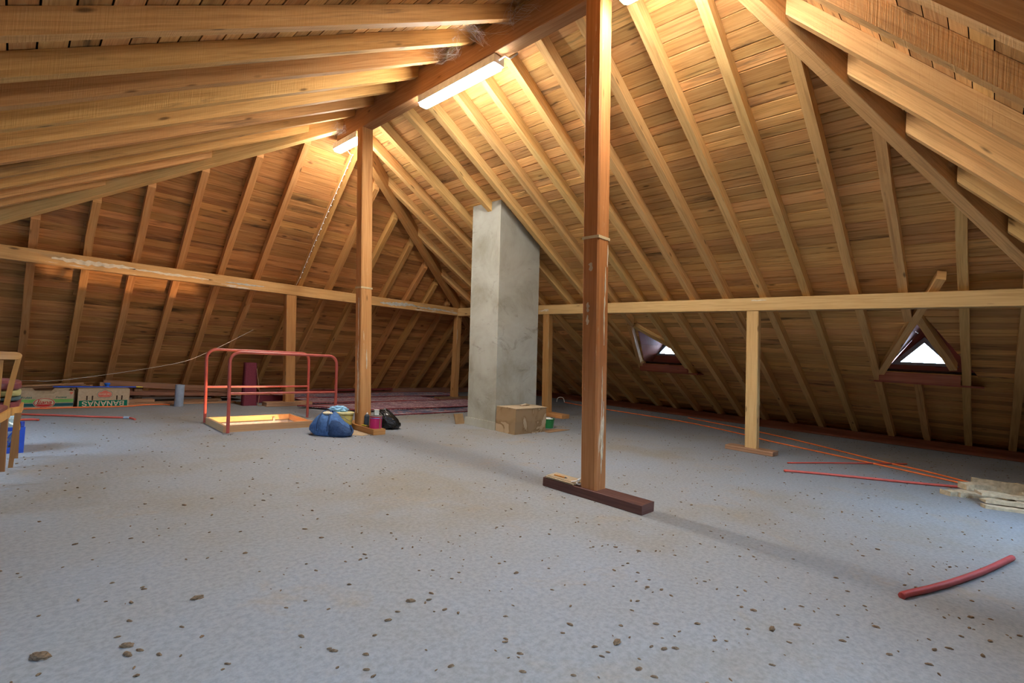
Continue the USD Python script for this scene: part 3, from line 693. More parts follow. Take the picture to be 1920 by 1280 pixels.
# ------------------------------------------------------------ fruit boxes, left
def put(m, o, flip=False, d=-1):
    """lettering (x right, y up, z out) on a face that looks along -y at y=o[1]."""
    v = np.array(m.vertices); s = -1 if flip else 1
    return np.stack([o[0]+s*v[:, 0], o[1]-v[:, 2], o[2]+s*v[:, 1]], 1), np.array(m.faces)
def flat(poly, o, th=.0012):
    m = trimesh.creation.extrude_polygon(poly, th, engine='earcut'); return put(m, o)
def ell(cx, cz, rx, rz, n=40): return Polygon([(cx+rx*math.cos(a), cz+rz*math.sin(a)) for a in np.arange(n)*2*math.pi/n])
def open_box(t, x0, x1, y0, y1, H, mname, notch=None, th=.008, lid=False):
    front = Polygon([(x0, 0), (x1, 0), (x1, H), (x1-.16, H), (x1-.19, H-.035), (x0+.19, H-.035), (x0+.16, H), (x0, H)]) if notch else Polygon([(x0, 0), (x1, 0), (x1, H), (x0, H)])
    for yy, nm in ((y0+th, 'front_panel'), (y1, 'back_panel')):
        v, f = flat(front, (0, yy, 0), th); G().add(v, f).build(nm, mname, t)
    for xx in (x0+th/2, x1-th/2): G().box((xx, (y0+y1)/2, 0), (th, y1-y0-2*th, H)).build('side_panel', mname, t)
    G().box(((x0+x1)/2, (y0+y1)/2, .002), (x1-x0-2*th, y1-y0-2*th, th)).build('bottom_panel', mname, t)
    if lid: G().box(((x0+x1)/2, (y0+y1)/2, H-.010), (x1-x0-2*th, y1-y0-2*th, th)).build('top_panel', mname, t)
yf = 8.175
fb = thing('fruit_box', 'open cardboard fruit box with red oval logo and green stripes left of the banana box', 'box', (.325, yf+.19, 0))
open_box(fb, .06, .59, yf, yf+.38, .212, 'cardboard', notch=True)
cx = .325
for z0, z1, mname in ((.070, .110, 'print_green'), (.024, .061, 'print_blueteal')):
    v, f = flat(sbox(.062, z0, .588, z1), (0, yf-.0003, 0)); G().add(v, f).build('printed_stripe', mname, fb)
v, f = flat(ell(cx, .066, .098, .062), (0, yf-.0012, 0)); G().add(v, f).build('logo_ground', 'print_cream', fb)
v, f = flat(ell(cx, .066, .093, .058).difference(ell(cx, .066, .086, .052)), (0, yf-.0024, 0)); G().add(v, f).build('logo_ring', 'print_red', fb)
v, f = flat(ell(cx, .066, .081, .047).intersection(sbox(0, 0, 1, .050)), (0, yf-.0024, 0)); G().add(v, f).build('logo_band', 'print_red', fb)
def text(s, hgt, o, mname, t, flip=False, bold=False, width=None, shear=0.0):
    m = meshkit.text_mesh(s, hgt, .0012, bold); v = np.array(m.vertices)
    if width: v[:, 0] *= width/(v[:, 0].max()-v[:, 0].min())
    v[:, 0] += shear*v[:, 1]; m.vertices = v
    vv, ff = put(m, o, flip); G().add(vv, ff).build('lettering', mname, t)
text('l', .050, (cx-.068, yf-.0026, .056), 'print_red', fb, bold=True, shear=.25)
text('iana', .037, (cx-.049, yf-.0026, .056), 'print_red', fb, bold=True, width=.108, shear=.25)
text('Frutas', .022, (.120, yf-.0006, .122), 'print_teal', fb, bold=True, width=.092, shear=.25)
text('Frumesa', .022, (.420, yf-.0006, .122), 'print_teal', fb, bold=True, width=.098, shear=.25)
v, f = flat(Polygon([(.548, .195), (.582, .195), (.576, .178), (.568, .172), (.565, .160), (.562, .172), (.554, .178)]), (0, yf-.0006, 0)); G().add(v, f).build('emblem', 'print_coral', fb)

bb = thing('banana_box', 'upside-down banana box with green lettered band and four slots', 'box', (.88, 8.15+.19, 0))
yb = 8.14; x0, x1 = .625, 1.138
open_box(bb, x0, x1, yb, yb+.36, .232, 'cardboard', lid=True)
v, f = flat(sbox(x0+.014, .002, x1-.018, .088), (0, yb-.0003, 0)); G().add(v, f).build('printed_band', 'print_bananas', bb)
text('BANANAS', .060, (x1-.046, yb-.0014, .077), 'print_cream', bb, flip=True, bold=True, width=.418)
sh = ell(.885, .165, .055, .038).union(ell(.848, .163, .032, .034)).union(ell(.922, .163, .032, .034)).union(ell(.885, .178, .036, .038))
v, f = flat(sh.buffer(.008), (0, yb-.0003, 0)); G().add(v, f).build('shield_outline', 'print_teal', bb)
v, f = flat(sh.buffer(.0045), (0, yb-.0012, 0)); G().add(v, f).build('shield_ground', 'print_cream', bb)
v, f = flat(sh, (0, yb-.0020, 0)); G().add(v, f).build('shield', 'print_coral', bb)
text('Del Monte', .026, (.943, yb-.0030, .178), 'print_cream', bb, flip=True, width=.116)
for xx in (.712, .765, 1.009, 1.060):
    v, f = flat(LineString([(xx, .098), (xx, .143)]).buffer(.007), (0, yb-.0012, 0)); G().add(v, f).build('hand_slot', 'black_hole', bb)

pole = thing('broom_pole', 'blue broom handle with yellow tip lying across the fruit boxes', 'broom handle', (.86, 8.26, .23))
p0, p1 = np.array([.40, 8.33, .247]), np.array([1.215, 8.235, .249])
G().tube([p0, (p0+p1)/2, p1], .0085, 8).build('handle', 'blue_plastic', pole, smooth=True)
d = (p1-p0)/np.linalg.norm(p1-p0)
G().tube([p1, p1+d*.03, p1+d*.075], [.010, .010, .004], 8).build('tip', 'yellow_plastic', pole, smooth=True)
bh = thing('brush_head', 'small blue brush head on top of the banana box', 'brush', (.93, 8.40, .24))
G().lathe((.93, 8.40, .2325), [(.018, 0), (.022, .02), (.034, .045), (.030, .055), (.01, .058)], 14).build('bristles', 'brush_blue', bh, smooth=True)

# scraps of timber behind and on the boxes
scr = [((.40, 8.62, .252), (.62, .03, .018), .10, 'thin pale batten leaning across the top of the fruit box'),
       ((.42, 8.70, .225), (.64, .04, .018), .08, 'second batten lying under the thin pale batten'),
       ((.36, 8.80, .17), (.55, .12, .05), .05, 'wide board end rising behind the left fruit box'),
       ((.70, 8.72, .20), (.22, .07, .06), -.5, 'grey-brown wood block lying between the two fruit boxes'),
       ((.62, 8.60, .20), (.35, .06, .025), .12, 'short brown lath propped above the left fruit box')]
for c, s, rz, lab in scr:
    bar(g := G(), np.array(c)-[s[0]/2*math.cos(rz), s[0]/2*math.sin(rz), .02], np.array(c)+[s[0]/2*math.cos(rz), s[0]/2*math.sin(rz), .012], s[1], s[2], seed=int(c[0]*100))
    g.build('wood_scrap', 'scrap_wood', label=lab, cat='wood scrap')
G().box((.865, 8.42, .2325), (.035, .05, .065), .2).build('wood_scrap', 'scrap_wood', label='upright grey offcut on the banana box beside the blue brush', cat='wood scrap')
bar(g := G(), (-.35, 8.85, .02), (.55, 8.80, .02), .25, .04).build('wood_scrap', 'scrap_wood', label='wide low board on the floor behind the left fruit box', cat='wood scrap')
bar(g := G(), (-.3, 8.75, .10), (.75, 8.72, .16), .18, .05).build('wood_scrap', 'scrap_wood', label='thick board sloping up behind the fruit boxes', cat='wood scrap')
# long brown timbers along the rear
def longbar(p0, p1, w, h, lab, mname='brown_beam_wood', seed=1):
    bar(g := G(), p0, p1, w, h, seed=seed); g.build('timber_plank', mname, label=lab, cat='plank')
longbar((.905, 8.62, .275), (2.66, 8.62, .155), .10, .072, 'topmost long brown beam lying on supports behind the grey pipe', seed=11)
longbar((1.16, 8.55, .135), (2.65, 8.55, .095), .10, .045, 'second long brown board lying below the topmost brown beam', seed=12)
longbar((1.05, 8.80, .075), (2.60, 8.82, .045), .14, .03, 'dark board low at the back of the timber pile', seed=13)
longbar((1.10, 8.40, .045), (1.45, 8.42, .045), .14, .035, 'short light wood offcut beside the banana box', 'scrap_wood', seed=14)
longbar((1.15, 8.30, .012), (2.45, 8.27, .012), .10, .02, 'thin board flat on the floor behind the grey pipe', 'scrap_wood', seed=15)
longbar((1.25, 8.42, .012), (2.05, 8.44, .012), .12, .02, 'grey board flat on the floor at the left of the pipe', 'scrap_wood', seed=16)
longbar((1.80, 8.47, .030), (2.30, 8.48, .030), .16, .02, 'pale board end lying right of the grey pipe', 'scrap_wood', seed=17)
for xx, hh in ((1.3, .19), (2.3, .12)):
    G().box((xx, 8.68, 0), (.09, .16, hh)).build('wood_block', 'scrap_wood', label='dark wooden block under the %s end of the brown beams' % ('left' if xx < 2 else 'right'), cat='wood block')

pp = thing('drain_pipe', 'short grey plastic pipe standing upright on the floor', 'pipe', (1.672, 8.02, 0))
G().lathe((1.672, 8.02, 0), [(.055, 0), (.055, .295), (.050, .297), (.050, .02), (.001, .02)], 28).build('pipe', 'grey_plastic', pp, smooth=False)

mp = thing('maroon_panel', 'tall maroon cloth-covered bolster standing on end behind the handrails', 'bolster', (2.52, 7.87, 0))
R = []
for k in range(7):
    f = k/6; w = .100*(1-f)+.080*f; dd = .05-.008*f; c = np.array([2.53-.02*f, 7.885, .635*f])
    R.append([c+[-w, -dd*.6, 0], c+[-w*.85, -dd, 0], c+[w*.85, -dd, 0], c+[w, -dd*.6, 0], c+[w, dd, 0], c+[-w, dd, 0]])
G().rings(R).build('cover', 'maroon_cloth', mp)
cb = G(); cb.tube([(2.575, 7.80, .55), (2.60, 7.80, .40), (2.635, 7.80, .20), (2.63, 7.80, .05), (2.62, 7.77, .008), (2.68, 7.75, .006), (2.75, 7.70, .006)], .006, 6, True)
cb.build('cable', 'scrap_wood', label='thin beige cable hanging down the front of the maroon bolster', cat='cable', smooth=True)
bar(g := G(), (2.72, 8.20, .06), (3.25, 8.20, .05), .18, .10).build('cushion', 'maroon_cloth', label='flat dark red cushion lying behind the rear purlin post', cat='cushion')

# ------------------------------------------------------------ chairs and crate at the left edge
def chair(label, o, rz, seat_mat, seat_h, back=True, flare=.05, splay=.03, wd=.40, dp=.38):
    t = thing('wooden_chair', label, 'chair', (o[0], o[1], 0))
    cz, sn = math.cos(rz), math.sin(rz)
    W = lambda x, y, z: np.array([o[0]+cz*x-sn*y, o[1]+sn*x+cz*y, z])
    def bx(pl): return np.array([W(*p) for p in pl])
    hw, hd = wd/2, dp/2
    out = [(-hw, hd-.05), (-hw+.05, hd), (hw-.05, hd), (hw, hd-.05), (hw-.015, -hd+.06), (hw-.06, -hd), (-hw+.06, -hd), (-hw+.015, -hd+.06)]
    G().rings([bx([(x, y, seat_h-.065) for x, y in out]), bx([(x, y, seat_h-.01) for x, y in out])]).build('seat_frame', 'chair_wood', t)
    G().rings([bx([(x*.93, y*.93, seat_h-.012) for x, y in out]), bx([(x*.93, y*.93, seat_h+.012) for x, y in out]), bx([(x*.8, y*.8, seat_h+.024) for x, y in out])]).build('seat_pad', seat_mat, t)
    for sx in (-1, 1):
        for sy in (-1, 1):
            a, b = (sx*(hw-.03), sy*(hd-.03)), (sx*(hw-.025+(splay if sy < 0 else .008)), sy*(hd-.02+(splay if sy < 0 else 0)))
            R = []
            for k in range(4):
                f = k/3; c = (b[0]*(1-f)+a[0]*f, b[1]*(1-f)+a[1]*f); s = .012+.0055*f
                R.append(bx([(c[0]-s, c[1]-s, f*(seat_h-.05)), (c[0]+s, c[1]-s, f*(seat_h-.05)), (c[0]+s, c[1]+s, f*(seat_h-.05)), (c[0]-s, c[1]+s, f*(seat_h-.05))]))
            G().rings(R).build('leg', 'chair_leg_wood', t)
    for sx in (-1, 1):
        G().rings([bx([(sx*(hw-.02)-.008, -hd+.02, .26), (sx*(hw-.02)+.008, -hd+.02, .26), (sx*(hw-.02)+.008, -hd+.02, .285), (sx*(hw-.02)-.008, -hd+.02, .285)]),
                   bx([(sx*(hw-.02)-.008, hd-.02, .26), (sx*(hw-.02)+.008, hd-.02, .26), (sx*(hw-.02)+.008, hd-.02, .285), (sx*(hw-.02)-.008, hd-.02, .285)])]).build('stretcher', 'chair_wood', t)
    if back:
        top = .77
        for sx in (-1, 1):
            R = []
            for k in range(6):
                f = k/5; x = sx*(hw-.095+flare*f**1.3); y = -hd+.015-.05*f; z = seat_h-.06+(top-seat_h+.065)*f; s = .016-.002*f
                R.append(bx([(x-s, y-.011, z), (x+s, y-.011, z), (x+s, y+.011, z), (x-s, y+.011, z)]))
            G().rings(R).build('back_post', 'chair_wood', t)
        for sx in (-.33, .33):
            G().rings([bx([(sx*hw-.012, -hd+.002, seat_h), (sx*hw+.012, -hd+.002, seat_h), (sx*hw+.012, -hd+.014, seat_h), (sx*hw-.012, -hd+.014, seat_h)]),
                       bx([(sx*hw-.012, -hd-.045, top-.02), (sx*hw+.012, -hd-.045, top-.02), (sx*hw+.012, -hd-.033, top-.02), (sx*hw-.012, -hd-.033, top-.02)])]).build('back_slat', 'chair_wood', t)
        e = hw-.035; prof = []
        for k in range(21):
            x = -e*math.cos(math.pi*k/20); q = min(1, (e-abs(x))/.04); hh = .026*math.sqrt(max(.02, 1-(1-q)**2)); y = -hd-.045-.02*(1-(x/e)**2)
            prof.append(bx([(x, y-.011, top+.012-hh), (x, y+.011, top+.012-hh), (x, y+.011, top+.012+hh), (x, y-.011, top+.012+hh)]))
        G().rings(prof).build('top_rail', 'chair_wood', t)
    return t
chair('wooden chair with cushions stacked on its seat at the left edge', (-.105, 5.015), .0, 'maroon_vinyl', .43, True, .045, splay=-.02)
chair('wooden chair with maroon seat half out of frame at the left edge', (-.185, 4.60), -math.pi/2-.16, 'maroon_vinyl', .435, False, splay=0)
chair('wooden chair with green seat cut off by the left edge', (-.22, 4.16), -math.pi/2-.05, 'teal_vinyl', .415, False, splay=.0)
cu = []
for z, hh, mname, lab in ((.456, .030, 'slate_cloth', 'dark slate cushion at the bottom of the stack on the chair'), (.487, .045, 'olive_cloth', 'olive folded cushion in the middle of the stack on the chair'), (.533, .06, 'maroon_vinyl', 'padded maroon cushion on top of the stack on the chair')):
    v, f = blob((-.115, 5.03, z), (.19, .18, hh/1.5), seed=int(z*100), amp=.03, flat=-.75, sub=3, power=.55)
    G().add(v, f).build('seat_cushion', mname, label=lab, cat='cushion', smooth=True)

cr = thing('plastic_crate', 'blue plastic crate with lattice sides behind the chairs', 'crate', (-.13, 5.52, 0))
X0, X1, Y0, Y1, H = -.36, .105, 5.40, 5.70, .20
for x in (X0, X1):
    for y in (Y0, Y1): G().box((x, y, 0), (.03, .03, H)).build('corner_post', 'blue_plastic', cr)
G().box(((X0+X1)/2, (Y0+Y1)/2, 0), (X1-X0, Y1-Y0, .012)).build('base', 'blue_plastic', cr)
for z, hh in ((0, .045), (H-.03, .03)):
    for y in (Y0, Y1): G().box(((X0+X1)/2, y, z), (X1-X0, .014, hh)).build('rim', 'blue_plastic', cr)
    for x in (X0, X1): G().box((x, (Y0+Y1)/2, z), (.014, Y1-Y0, hh)).build('rim', 'blue_plastic', cr)
for y in (Y0, Y1):
    g = G()
    for k in range(12):
        x = X0+.02+k*.036
        for s in (1, -1): bar(g, (x, y, .04), (min(X1, max(X0, x+s*.07)), y, .17), .006, .008, up=Y3, seed=k)
    g.build('lattice', 'blue_plastic', cr)
g = G().box((X1, (Y0+Y1)/2, .03), (.010, Y1-Y0, .15)); g.build('side_panel', 'blue_plastic', cr)
v, f = blob((-.12, 5.55, .014), (.205, .13, .175), seed=9, amp=.14, freq=6, flat=-.7, sub=4, power=.6)
G().add(v, f).build('plastic_bag', 'clear_plastic', label='crumpled clear plastic bag stuffed in the blue crate', cat='bag', smooth=True)

# ------------------------------------------------------------ bag, bucket, cans by the middle post
bg = thing('duffel_bag', 'slumped blue duffel bag in front of the yellow bucket', 'bag', (2.50, 5.13, 0))
ax = np.array([math.cos(-.72), math.sin(-.72), 0]); pr = np.array([-ax[1], ax[0], 0]); c0 = np.array([2.50, 5.13, 0])
def slump(v, k=1.0):
    a_ = (v-c0) @ ax; b_ = (v-c0) @ pr
    v = v.copy()
    v[:, 2] *= np.clip(1.08-3.2*np.maximum(0, a_-.02)-1.6*np.maximum(0, -a_-.10), .3, 1.2)
    v[:, 2] += .010*np.sin(a_*34+b_*12)*np.clip(v[:, 2]/.1, 0, 1)*k
    return v
v, f = blob(c0, (.225, .140, .130), seed=4, amp=.07, freq=1.6, flat=-.75, sub=5, rz=-.72, power=.85)
G().add(slump(v), f).build('body', 'blue_cloth', bg, smooth=True)
v, f = blob(c0+ax*.085-pr*.035, (.145, .118, .116), seed=6, amp=.06, freq=1.8, flat=-.75, sub=5, rz=-.72, power=.85)
G().add(slump(v), f).build('end_panel', 'navy_cloth', bg, smooth=True, label='darker navy end panel')
for off in (-.05, .055):
    pts = [c0+ax*(off-.06)-pr*.145+Z3*.06, c0+ax*(off-.06)-pr*.125+Z3*.17, c0+ax*(off*.7-.05)-pr*.03+Z3*.256, c0+ax*(off*.6-.04)+pr*.06+Z3*.240]
    G().tube(pts, .010, 6, True).build('strap', 'navy_cloth', bg, smooth=True)
v, f = blob(c0-ax*.045-pr*.045+Z3*.228, (.055, .035, .020), seed=2, amp=.1, sub=3, rz=-.72)
G().add(v, f).build('lining', 'cream_cloth', bg, smooth=True, label='cream lining showing through the zip opening')
G().tube([c0+ax*.20-pr*.02+Z3*.12, c0+ax*.235-pr*.04+Z3*.06, c0+ax*.22-pr*.07+Z3*.01], .010, 6, True).build('strap', 'navy_cloth', bg, smooth=True)
bk = thing('bucket', 'dirty yellow plastic bucket beside the middle post', 'bucket', (2.775, 5.40, 0))
G().lathe((2.775, 5.40, 0), [(.080, 0), (.083, .004), (.103, .200), (.099, .200), (.078, .012), (.001, .012)], 32).build('body', 'bucket_yellow', bk, smooth=False)
G().lathe((2.775, 5.40, .185), [(.101, 0), (.110, .004), (.110, .018), (.100, .020)], 32).build('rim', 'bucket_rim', bk)
G().tube([(2.775+.110*math.cos(a), 5.40+.110*math.sin(a), .17-.10*math.sin((a+2.4)/2.3*math.pi)**2*.6) for a in np.linspace(-2.4, -.1, 12)], .003, 5).build('handle', 'steel', bk)
v, f = blob((2.735, 5.47, .2055), (.10, .06, .045), seed=12, amp=.45, freq=3.5, flat=-.5, sub=4, rz=-.6)
G().add(v, f).build('plastic_bag', 'pale_blue_plastic', label='crumpled pale blue plastic bag on the yellow bucket', cat='bag', smooth=True)
zt_ = .067
mc = thing('paint_can', 'magenta paint can on the base block of the middle post', 'paint can', (2.955, 4.995, zt_))
C = (2.955, 4.998, zt_); r = .068
G().lathe(C, [(r-.001, 0), (r, .003), (r, .135), (r-.001, .138)], 32).build('body', 'magenta_label', mc)
G().lathe((C[0], C[1], C[2]+.112), [(r+.0006, 0), (r+.0006, .009)], 32).build('label_stripe', 'label_blue', mc)
G().lathe((C[0], C[1], C[2]+.121), [(r+.0006, 0), (r+.0006, .014)], 32).build('label_band', 'label_red', mc)
G().lathe((C[0], C[1], C[2]+.136), [(r-.004, 0), (r+.003, .001), (r+.003, .006), (r-.004, .007), (r-.008, .003), (.001, .003)], 32).build('rim', 'tin_metal', mc)
G().box((C[0]+.012, C[1]-r-.001, C[2]+.004), (.012, .003, .128), .15).build('drip', 'cardboard_dark', mc, label='brown drip down the front')
tn = thing('small_tin', 'small white tin standing on the magenta paint can', 'tin', (2.957, 5.0, .214))
G().lathe((2.957, 5.0, .2135), [(.030, 0), (.030, .052), (.028, .054), (.001, .054)], 24).build('body', 'pale_label', tn)
G().lathe((2.957, 5.0, .2665), [(.031, 0), (.031, .008), (.001, .009)], 24).build('lid', 'white_plastic', tn)
sp = thing('spray_can', 'dark spray can between the middle post and the magenta can', 'spray can', (2.94, 5.14, zt_))
G().lathe((2.935, 5.165, zt_), [(.028, 0), (.029, .003), (.029, .115), (.022, .128), (.012, .132)], 20).build('body', 'spray_dark', sp)
G().lathe((2.935, 5.165, zt_+.131), [(.014, 0), (.014, .012), (.006, .02), (.005, .026)], 14).build('nozzle', 'white_plastic', sp)
br = thing('paint_brush', 'yellow handled brush lying on the base block by the spray can', 'brush', (2.905, 5.12, zt_))
bar(g := G(), (2.895, 5.19, zt_+.012), (2.905, 5.09, zt_+.012), .022, .010).build('handle', 'yellow_plastic', br)
bar(g := G(), (2.905, 5.09, zt_+.012), (2.91, 5.05, zt_+.010), .030, .014).build('bristles', 'cardboard_dark', br)
v, f = blob((3.265, 5.27, 0), (.165, .115, .135), seed=21, amp=.14, freq=2.2, flat=-.7, sub=6, rz=-.72, power=.9)
a_ = (v-[3.265, 5.27, 0]) @ np.array([math.cos(-.72), math.sin(-.72), 0])
v[:, 2] *= np.clip(1.0-2.6*np.maximum(0, a_+.02), .25, 1)
rd = (v-[3.20, 5.32, .2]); th_ = np.arctan2(rd[:, 1]+rd[:, 0]*.3, rd[:, 0]+.05)+rd[:, 2]*2
v[:, 2] += .008*np.abs(np.sin(th_*13+meshkit.noise(v*14, 3)*5))*np.clip(v[:, 2]/.05, 0, 1)
G().add(v, f).build('garbage_bag', 'black_plastic', label='black plastic refuse bag right of the middle post', cat='bag', smooth=True)
sheet(G(), Polygon([(2.68, 5.055), (2.86, 5.30), (2.875, 4.97), (2.765, 4.93)]).convex_hull, lambda x, y: 0, .004).build('cardboard_sheet', 'cardboard', label='flat beige cardboard piece on the floor beside the duffel bag', cat='cardboard')

# ------------------------------------------------------------ by the chimney
cbx = thing('cardboard_box', 'water-stained closed cardboard box against the foot of the chimney', 'box', (4.72, 4.38, 0))
bx0, bx1, by0, by1, bh_ = 4.43, 5.01, 4.215, 4.560, .315
G().rings([[(bx0, by0, 0), (bx1, by0, 0), (bx1, by1, 0), (bx0, by1, 0)], [(bx0-.006, by0-.006, .16), (bx1+.004, by0-.004, .16), (bx1+.004, by1, .16), (bx0-.004, by1, .16)],
           [(bx0, by0, bh_), (bx1, by0, bh_), (bx1, by1, bh_), (bx0, by1, bh_)]]).build('body', 'box_stained', cbx)
G().rings([[(bx0-.004, by0-.003, bh_+.001), (bx1+.006, by0-.006, bh_+.004), (bx1, by0+.17, bh_+.012), (bx0, by0+.17, bh_+.006)], [(bx0-.004, by0-.003, bh_+.006), (bx1+.006, by0-.006, bh_+.009), (bx1, by0+.17, bh_+.017), (bx0, by0+.17, bh_+.011)]]).build('flap', 'cardboard', cbx)
G().rings([[(bx0, by0+.175, bh_+.001), (bx1, by0+.175, bh_+.014), (bx1, by1, bh_+.002), (bx0, by1, bh_+.001)], [(bx0, by0+.175, bh_+.006), (bx1, by0+.175, bh_+.020), (bx1, by1, bh_+.007), (bx0, by1, bh_+.006)]]).build('flap', 'cardboard', cbx)
g = G().tube([(4.70, 4.40, bh_+.017), (4.78, 4.38, bh_+.032), (4.86, 4.40, bh_+.022), (4.90, 4.42, bh_+.022)], [.012, .016, .012, .006], 6, False); g.build('torn_flap', 'cardboard', cbx)
G().rings([[(4.30, 5.20, 0), (4.445, 5.19, 0), (4.445, 5.205, 0), (4.30, 5.215, 0)], [(4.285, 5.235, .135), (4.43, 5.225, .135), (4.43, 5.24, .135), (4.285, 5.25, .135)]]).build('cardboard_piece', 'cardboard_dark', label='small brown cardboard piece leaning at the left of the chimney foot', cat='cardboard')
gt = thing('green_tub', 'green plastic tub of odds and ends beside the cardboard box', 'tub', (5.33, 4.45, 0))
G().lathe((5.33, 4.45, 0), [(.082, 0), (.085, .004), (.095, .115), (.100, .118), (.100, .128), (.092, .128), (.080, .012), (.001, .012)], 28).build('tub', 'green_plastic', gt)
v, f = blob((5.33, 4.45, .08), (.085, .085, .04), seed=31, amp=.3, freq=6, flat=-.5, sub=3)
G().add(v, f).build('contents', 'white_plastic', gt, kind='stuff')
sheet(G(), Polygon([(4.98, 4.18), (5.0, 4.125), (5.46, 4.155), (5.33, 4.31), (5.05, 4.30)]).convex_hull, lambda x, y: 0, .006).build('wood_sheet', 'scrap_wood', label='thin wooden offcut on the floor in front of the green tub', cat='wood scrap')

# ------------------------------------------------------------ rugs
def rug(label, q, mname, edge, z, seed, n=26):
    q = np.array(q, float); t = thing('rug', label, 'rug', (*q.mean(0), 0))
    u, w = np.meshgrid(np.linspace(0, 1, n), np.linspace(0, 1, n), indexing='ij')
    def P(u, w): return (q[0]*(1-u)[..., None]*(1-w)[..., None]+q[1]*u[..., None]*(1-w)[..., None]+q[2]*u[..., None]*w[..., None]+q[3]*(1-u)[..., None]*w[..., None])
    xy = P(u, w)
    h = z+.022*np.maximum(0, meshkit.noise(np.stack([xy[..., 0]*2.2, xy[..., 1]*4.5, xy[..., 0]*0], -1), seed)-.35)
    v = np.concatenate([xy, h[..., None]], -1).reshape(-1, 3)
    i, j = np.meshgrid(np.arange(n-1), np.arange(n-1), indexing='ij'); a = (i*n+j).ravel()
    f = np.vstack([np.stack([a, a+n, a+n+1], 1), np.stack([a, a+n+1, a+1], 1)])
    lu, lw = np.linalg.norm(q[1]-q[0]), np.linalg.norm(q[3]-q[0])
    T = np.stack([u*lu, w*lw], -1).reshape(-1, 2)
    g = G().add(v, f, T); bot = v.copy(); bot[:, 2] = z-.008 if z > .02 else 0
    g.add(bot, f[:, ::-1], T)
    e = np.r_[np.arange(n)*n, (n-1)*n+np.arange(1, n), (np.arange(n-1)[::-1])*n+n-1, np.arange(1, n-1)[::-1]]
    k = len(e); vv = np.vstack([v[e], bot[e]]); jj = np.arange(k)
    g.add(vv, np.vstack([np.stack([jj, jj+k, (jj+1) % k+k], 1), np.stack([jj, (jj+1) % k+k, (jj+1) % k], 1)]), np.vstack([T[e], T[e]]))
    g.build('pile', mname, t, smooth=False)
    ring = v[e]; ring = ring + [0, 0, .002]
    G().tube(np.vstack([ring, ring[:1]]), .007, 5, caps=False).build('bound_edge', edge, t)
rug('dark patterned rug nearest the viewer with navy and red border', [(3.88, 6.20), (5.75, 6.16), (5.75, 7.1), (3.88, 7.1)], 'rug_dark', 'red_edge', .010, 3)
rug('faded pink patterned rug overlapping the dark rug', [(3.05, 7.42), (3.70, 6.62), (6.5, 6.62), (6.5, 7.62)], 'rug_light', 'red_edge', .030, 1)
rug('pale red patterned rug lying behind the faded pink rug', [(3.42, 7.75), (5.92, 7.62), (5.92, 8.35), (3.40, 8.5)], 'rug_light', 'red_edge', .022, 5)
rug('red rug lying furthest back against the rear wall plate', [(3.25, 8.45), (6.9, 8.3), (6.9, 9.05), (3.25, 9.12)], 'rug_red', 'red_edge', .030, 7)
bar(g := G(), (3.4, 9.16, .07), (5.75, 9.16, .10), .05, .03, seed=5).build('rolled_rug', 'red_edge', label='narrow dark red roll along the rear wall plate', cat='rug')

# ------------------------------------------------------------ cables and conduits
def cable(name, label, pts, r, mname, z=None, group=None, sm=True):
    p = [(x, y, (r if z is None else z)) if len(q) == 2 else q for q in pts for x, y in [q[:2]]]
    G().tube(p, r, 8, sm).build(name, mname, label=label, cat='cable' if name == 'cable' else 'conduit', smooth=True)
cable('cable', 'long orange conduit from the white hoop past the right post to the beige slabs', [(8.60, 6.72), (8.486, 6.212), (8.391, 5.423), (8.229, 3.829), (7.723, 2.618), (7.471, 2.225), (7.003, 1.153), (6.775, .639), (6.48, .05)], .009, 'orange_plastic')
cable('cable', 'second orange conduit nearer the right wall plate running to the slabs', [(8.916, 4.049), (8.455, 2.871), (7.972, 1.973), (7.244, .982), (6.952, .477), (6.60, .05)], .009, 'orange_plastic')
cable('conduit', 'short red conduit piece crossing under the orange conduits', [(5.93, 1.56), (6.45, 1.256), (7.311, .692)], .009, 'red_plastic')
cable('conduit', 'red conduit lying in front of the orange ones, ending at the slabs', [(5.427, 1.457), (5.686, 1.103), (6.028, .565), (6.315, .163)], .012, 'red_plastic')
cable('conduit', 'thick curved red hose piece alone in the right foreground', [(2.892, .273, .012), (2.93, .258, .016), (3.124, .178, .017), (3.363, .094, .017), (3.666, .001, .017), (4.05, -.100, .017)], .0155, 'hose_red')
cable('cable', 'orange conduit along the front of the fruit boxes to the grey pipe', [(.05, 8.115), (.314, 8.100), (.602, 8.115), (1.097, 8.095), (1.322, 8.20), (1.516, 8.20), (1.59, 8.13)], .009, 'orange_plastic')
cd = thing('conduit', 'red conduit with grey coupling on the floor before the fruit boxes', 'conduit', (.5, 7.3, 0))
G().tube([(.05, 7.66, .011), (.38, 7.445, .011), (.72, 7.185, .011), (.955, 7.03, .011)], .011, 8, True).build('pipe', 'red_plastic', cd, smooth=True)
G().tube([(.95, 7.03, .013), (.995, 6.99, .014)], .017, 8).build('coupling', 'grey_plastic', cd)
G().tube([(.995, 6.99, .012), (1.02, 6.92, .010), (1.03, 6.88, .006)], .011, 8, True).build('end_piece', 'red_plastic', cd, smooth=True)
cable('conduit', 'short red conduit end emerging from behind the chairs', [(-.2, 7.2), (.105, 7.169), (.204, 7.16), (.251, 7.11)], .012, 'red_plastic')
G().tube([(8.545, 6.90, 0), (8.55, 6.89, .07), (8.58, 6.85, .105), (8.63, 6.79, .09), (8.645, 6.76, 0)], .009, 8, True).build('cable', 'white_plastic', label='white cable hoop sticking out of the floor by the right plate', cat='cable', smooth=True)
lc = thing('cable', 'white clipped cable running down a rear rafter from the far light', 'cable', (3.0, 6.8, 1.8))
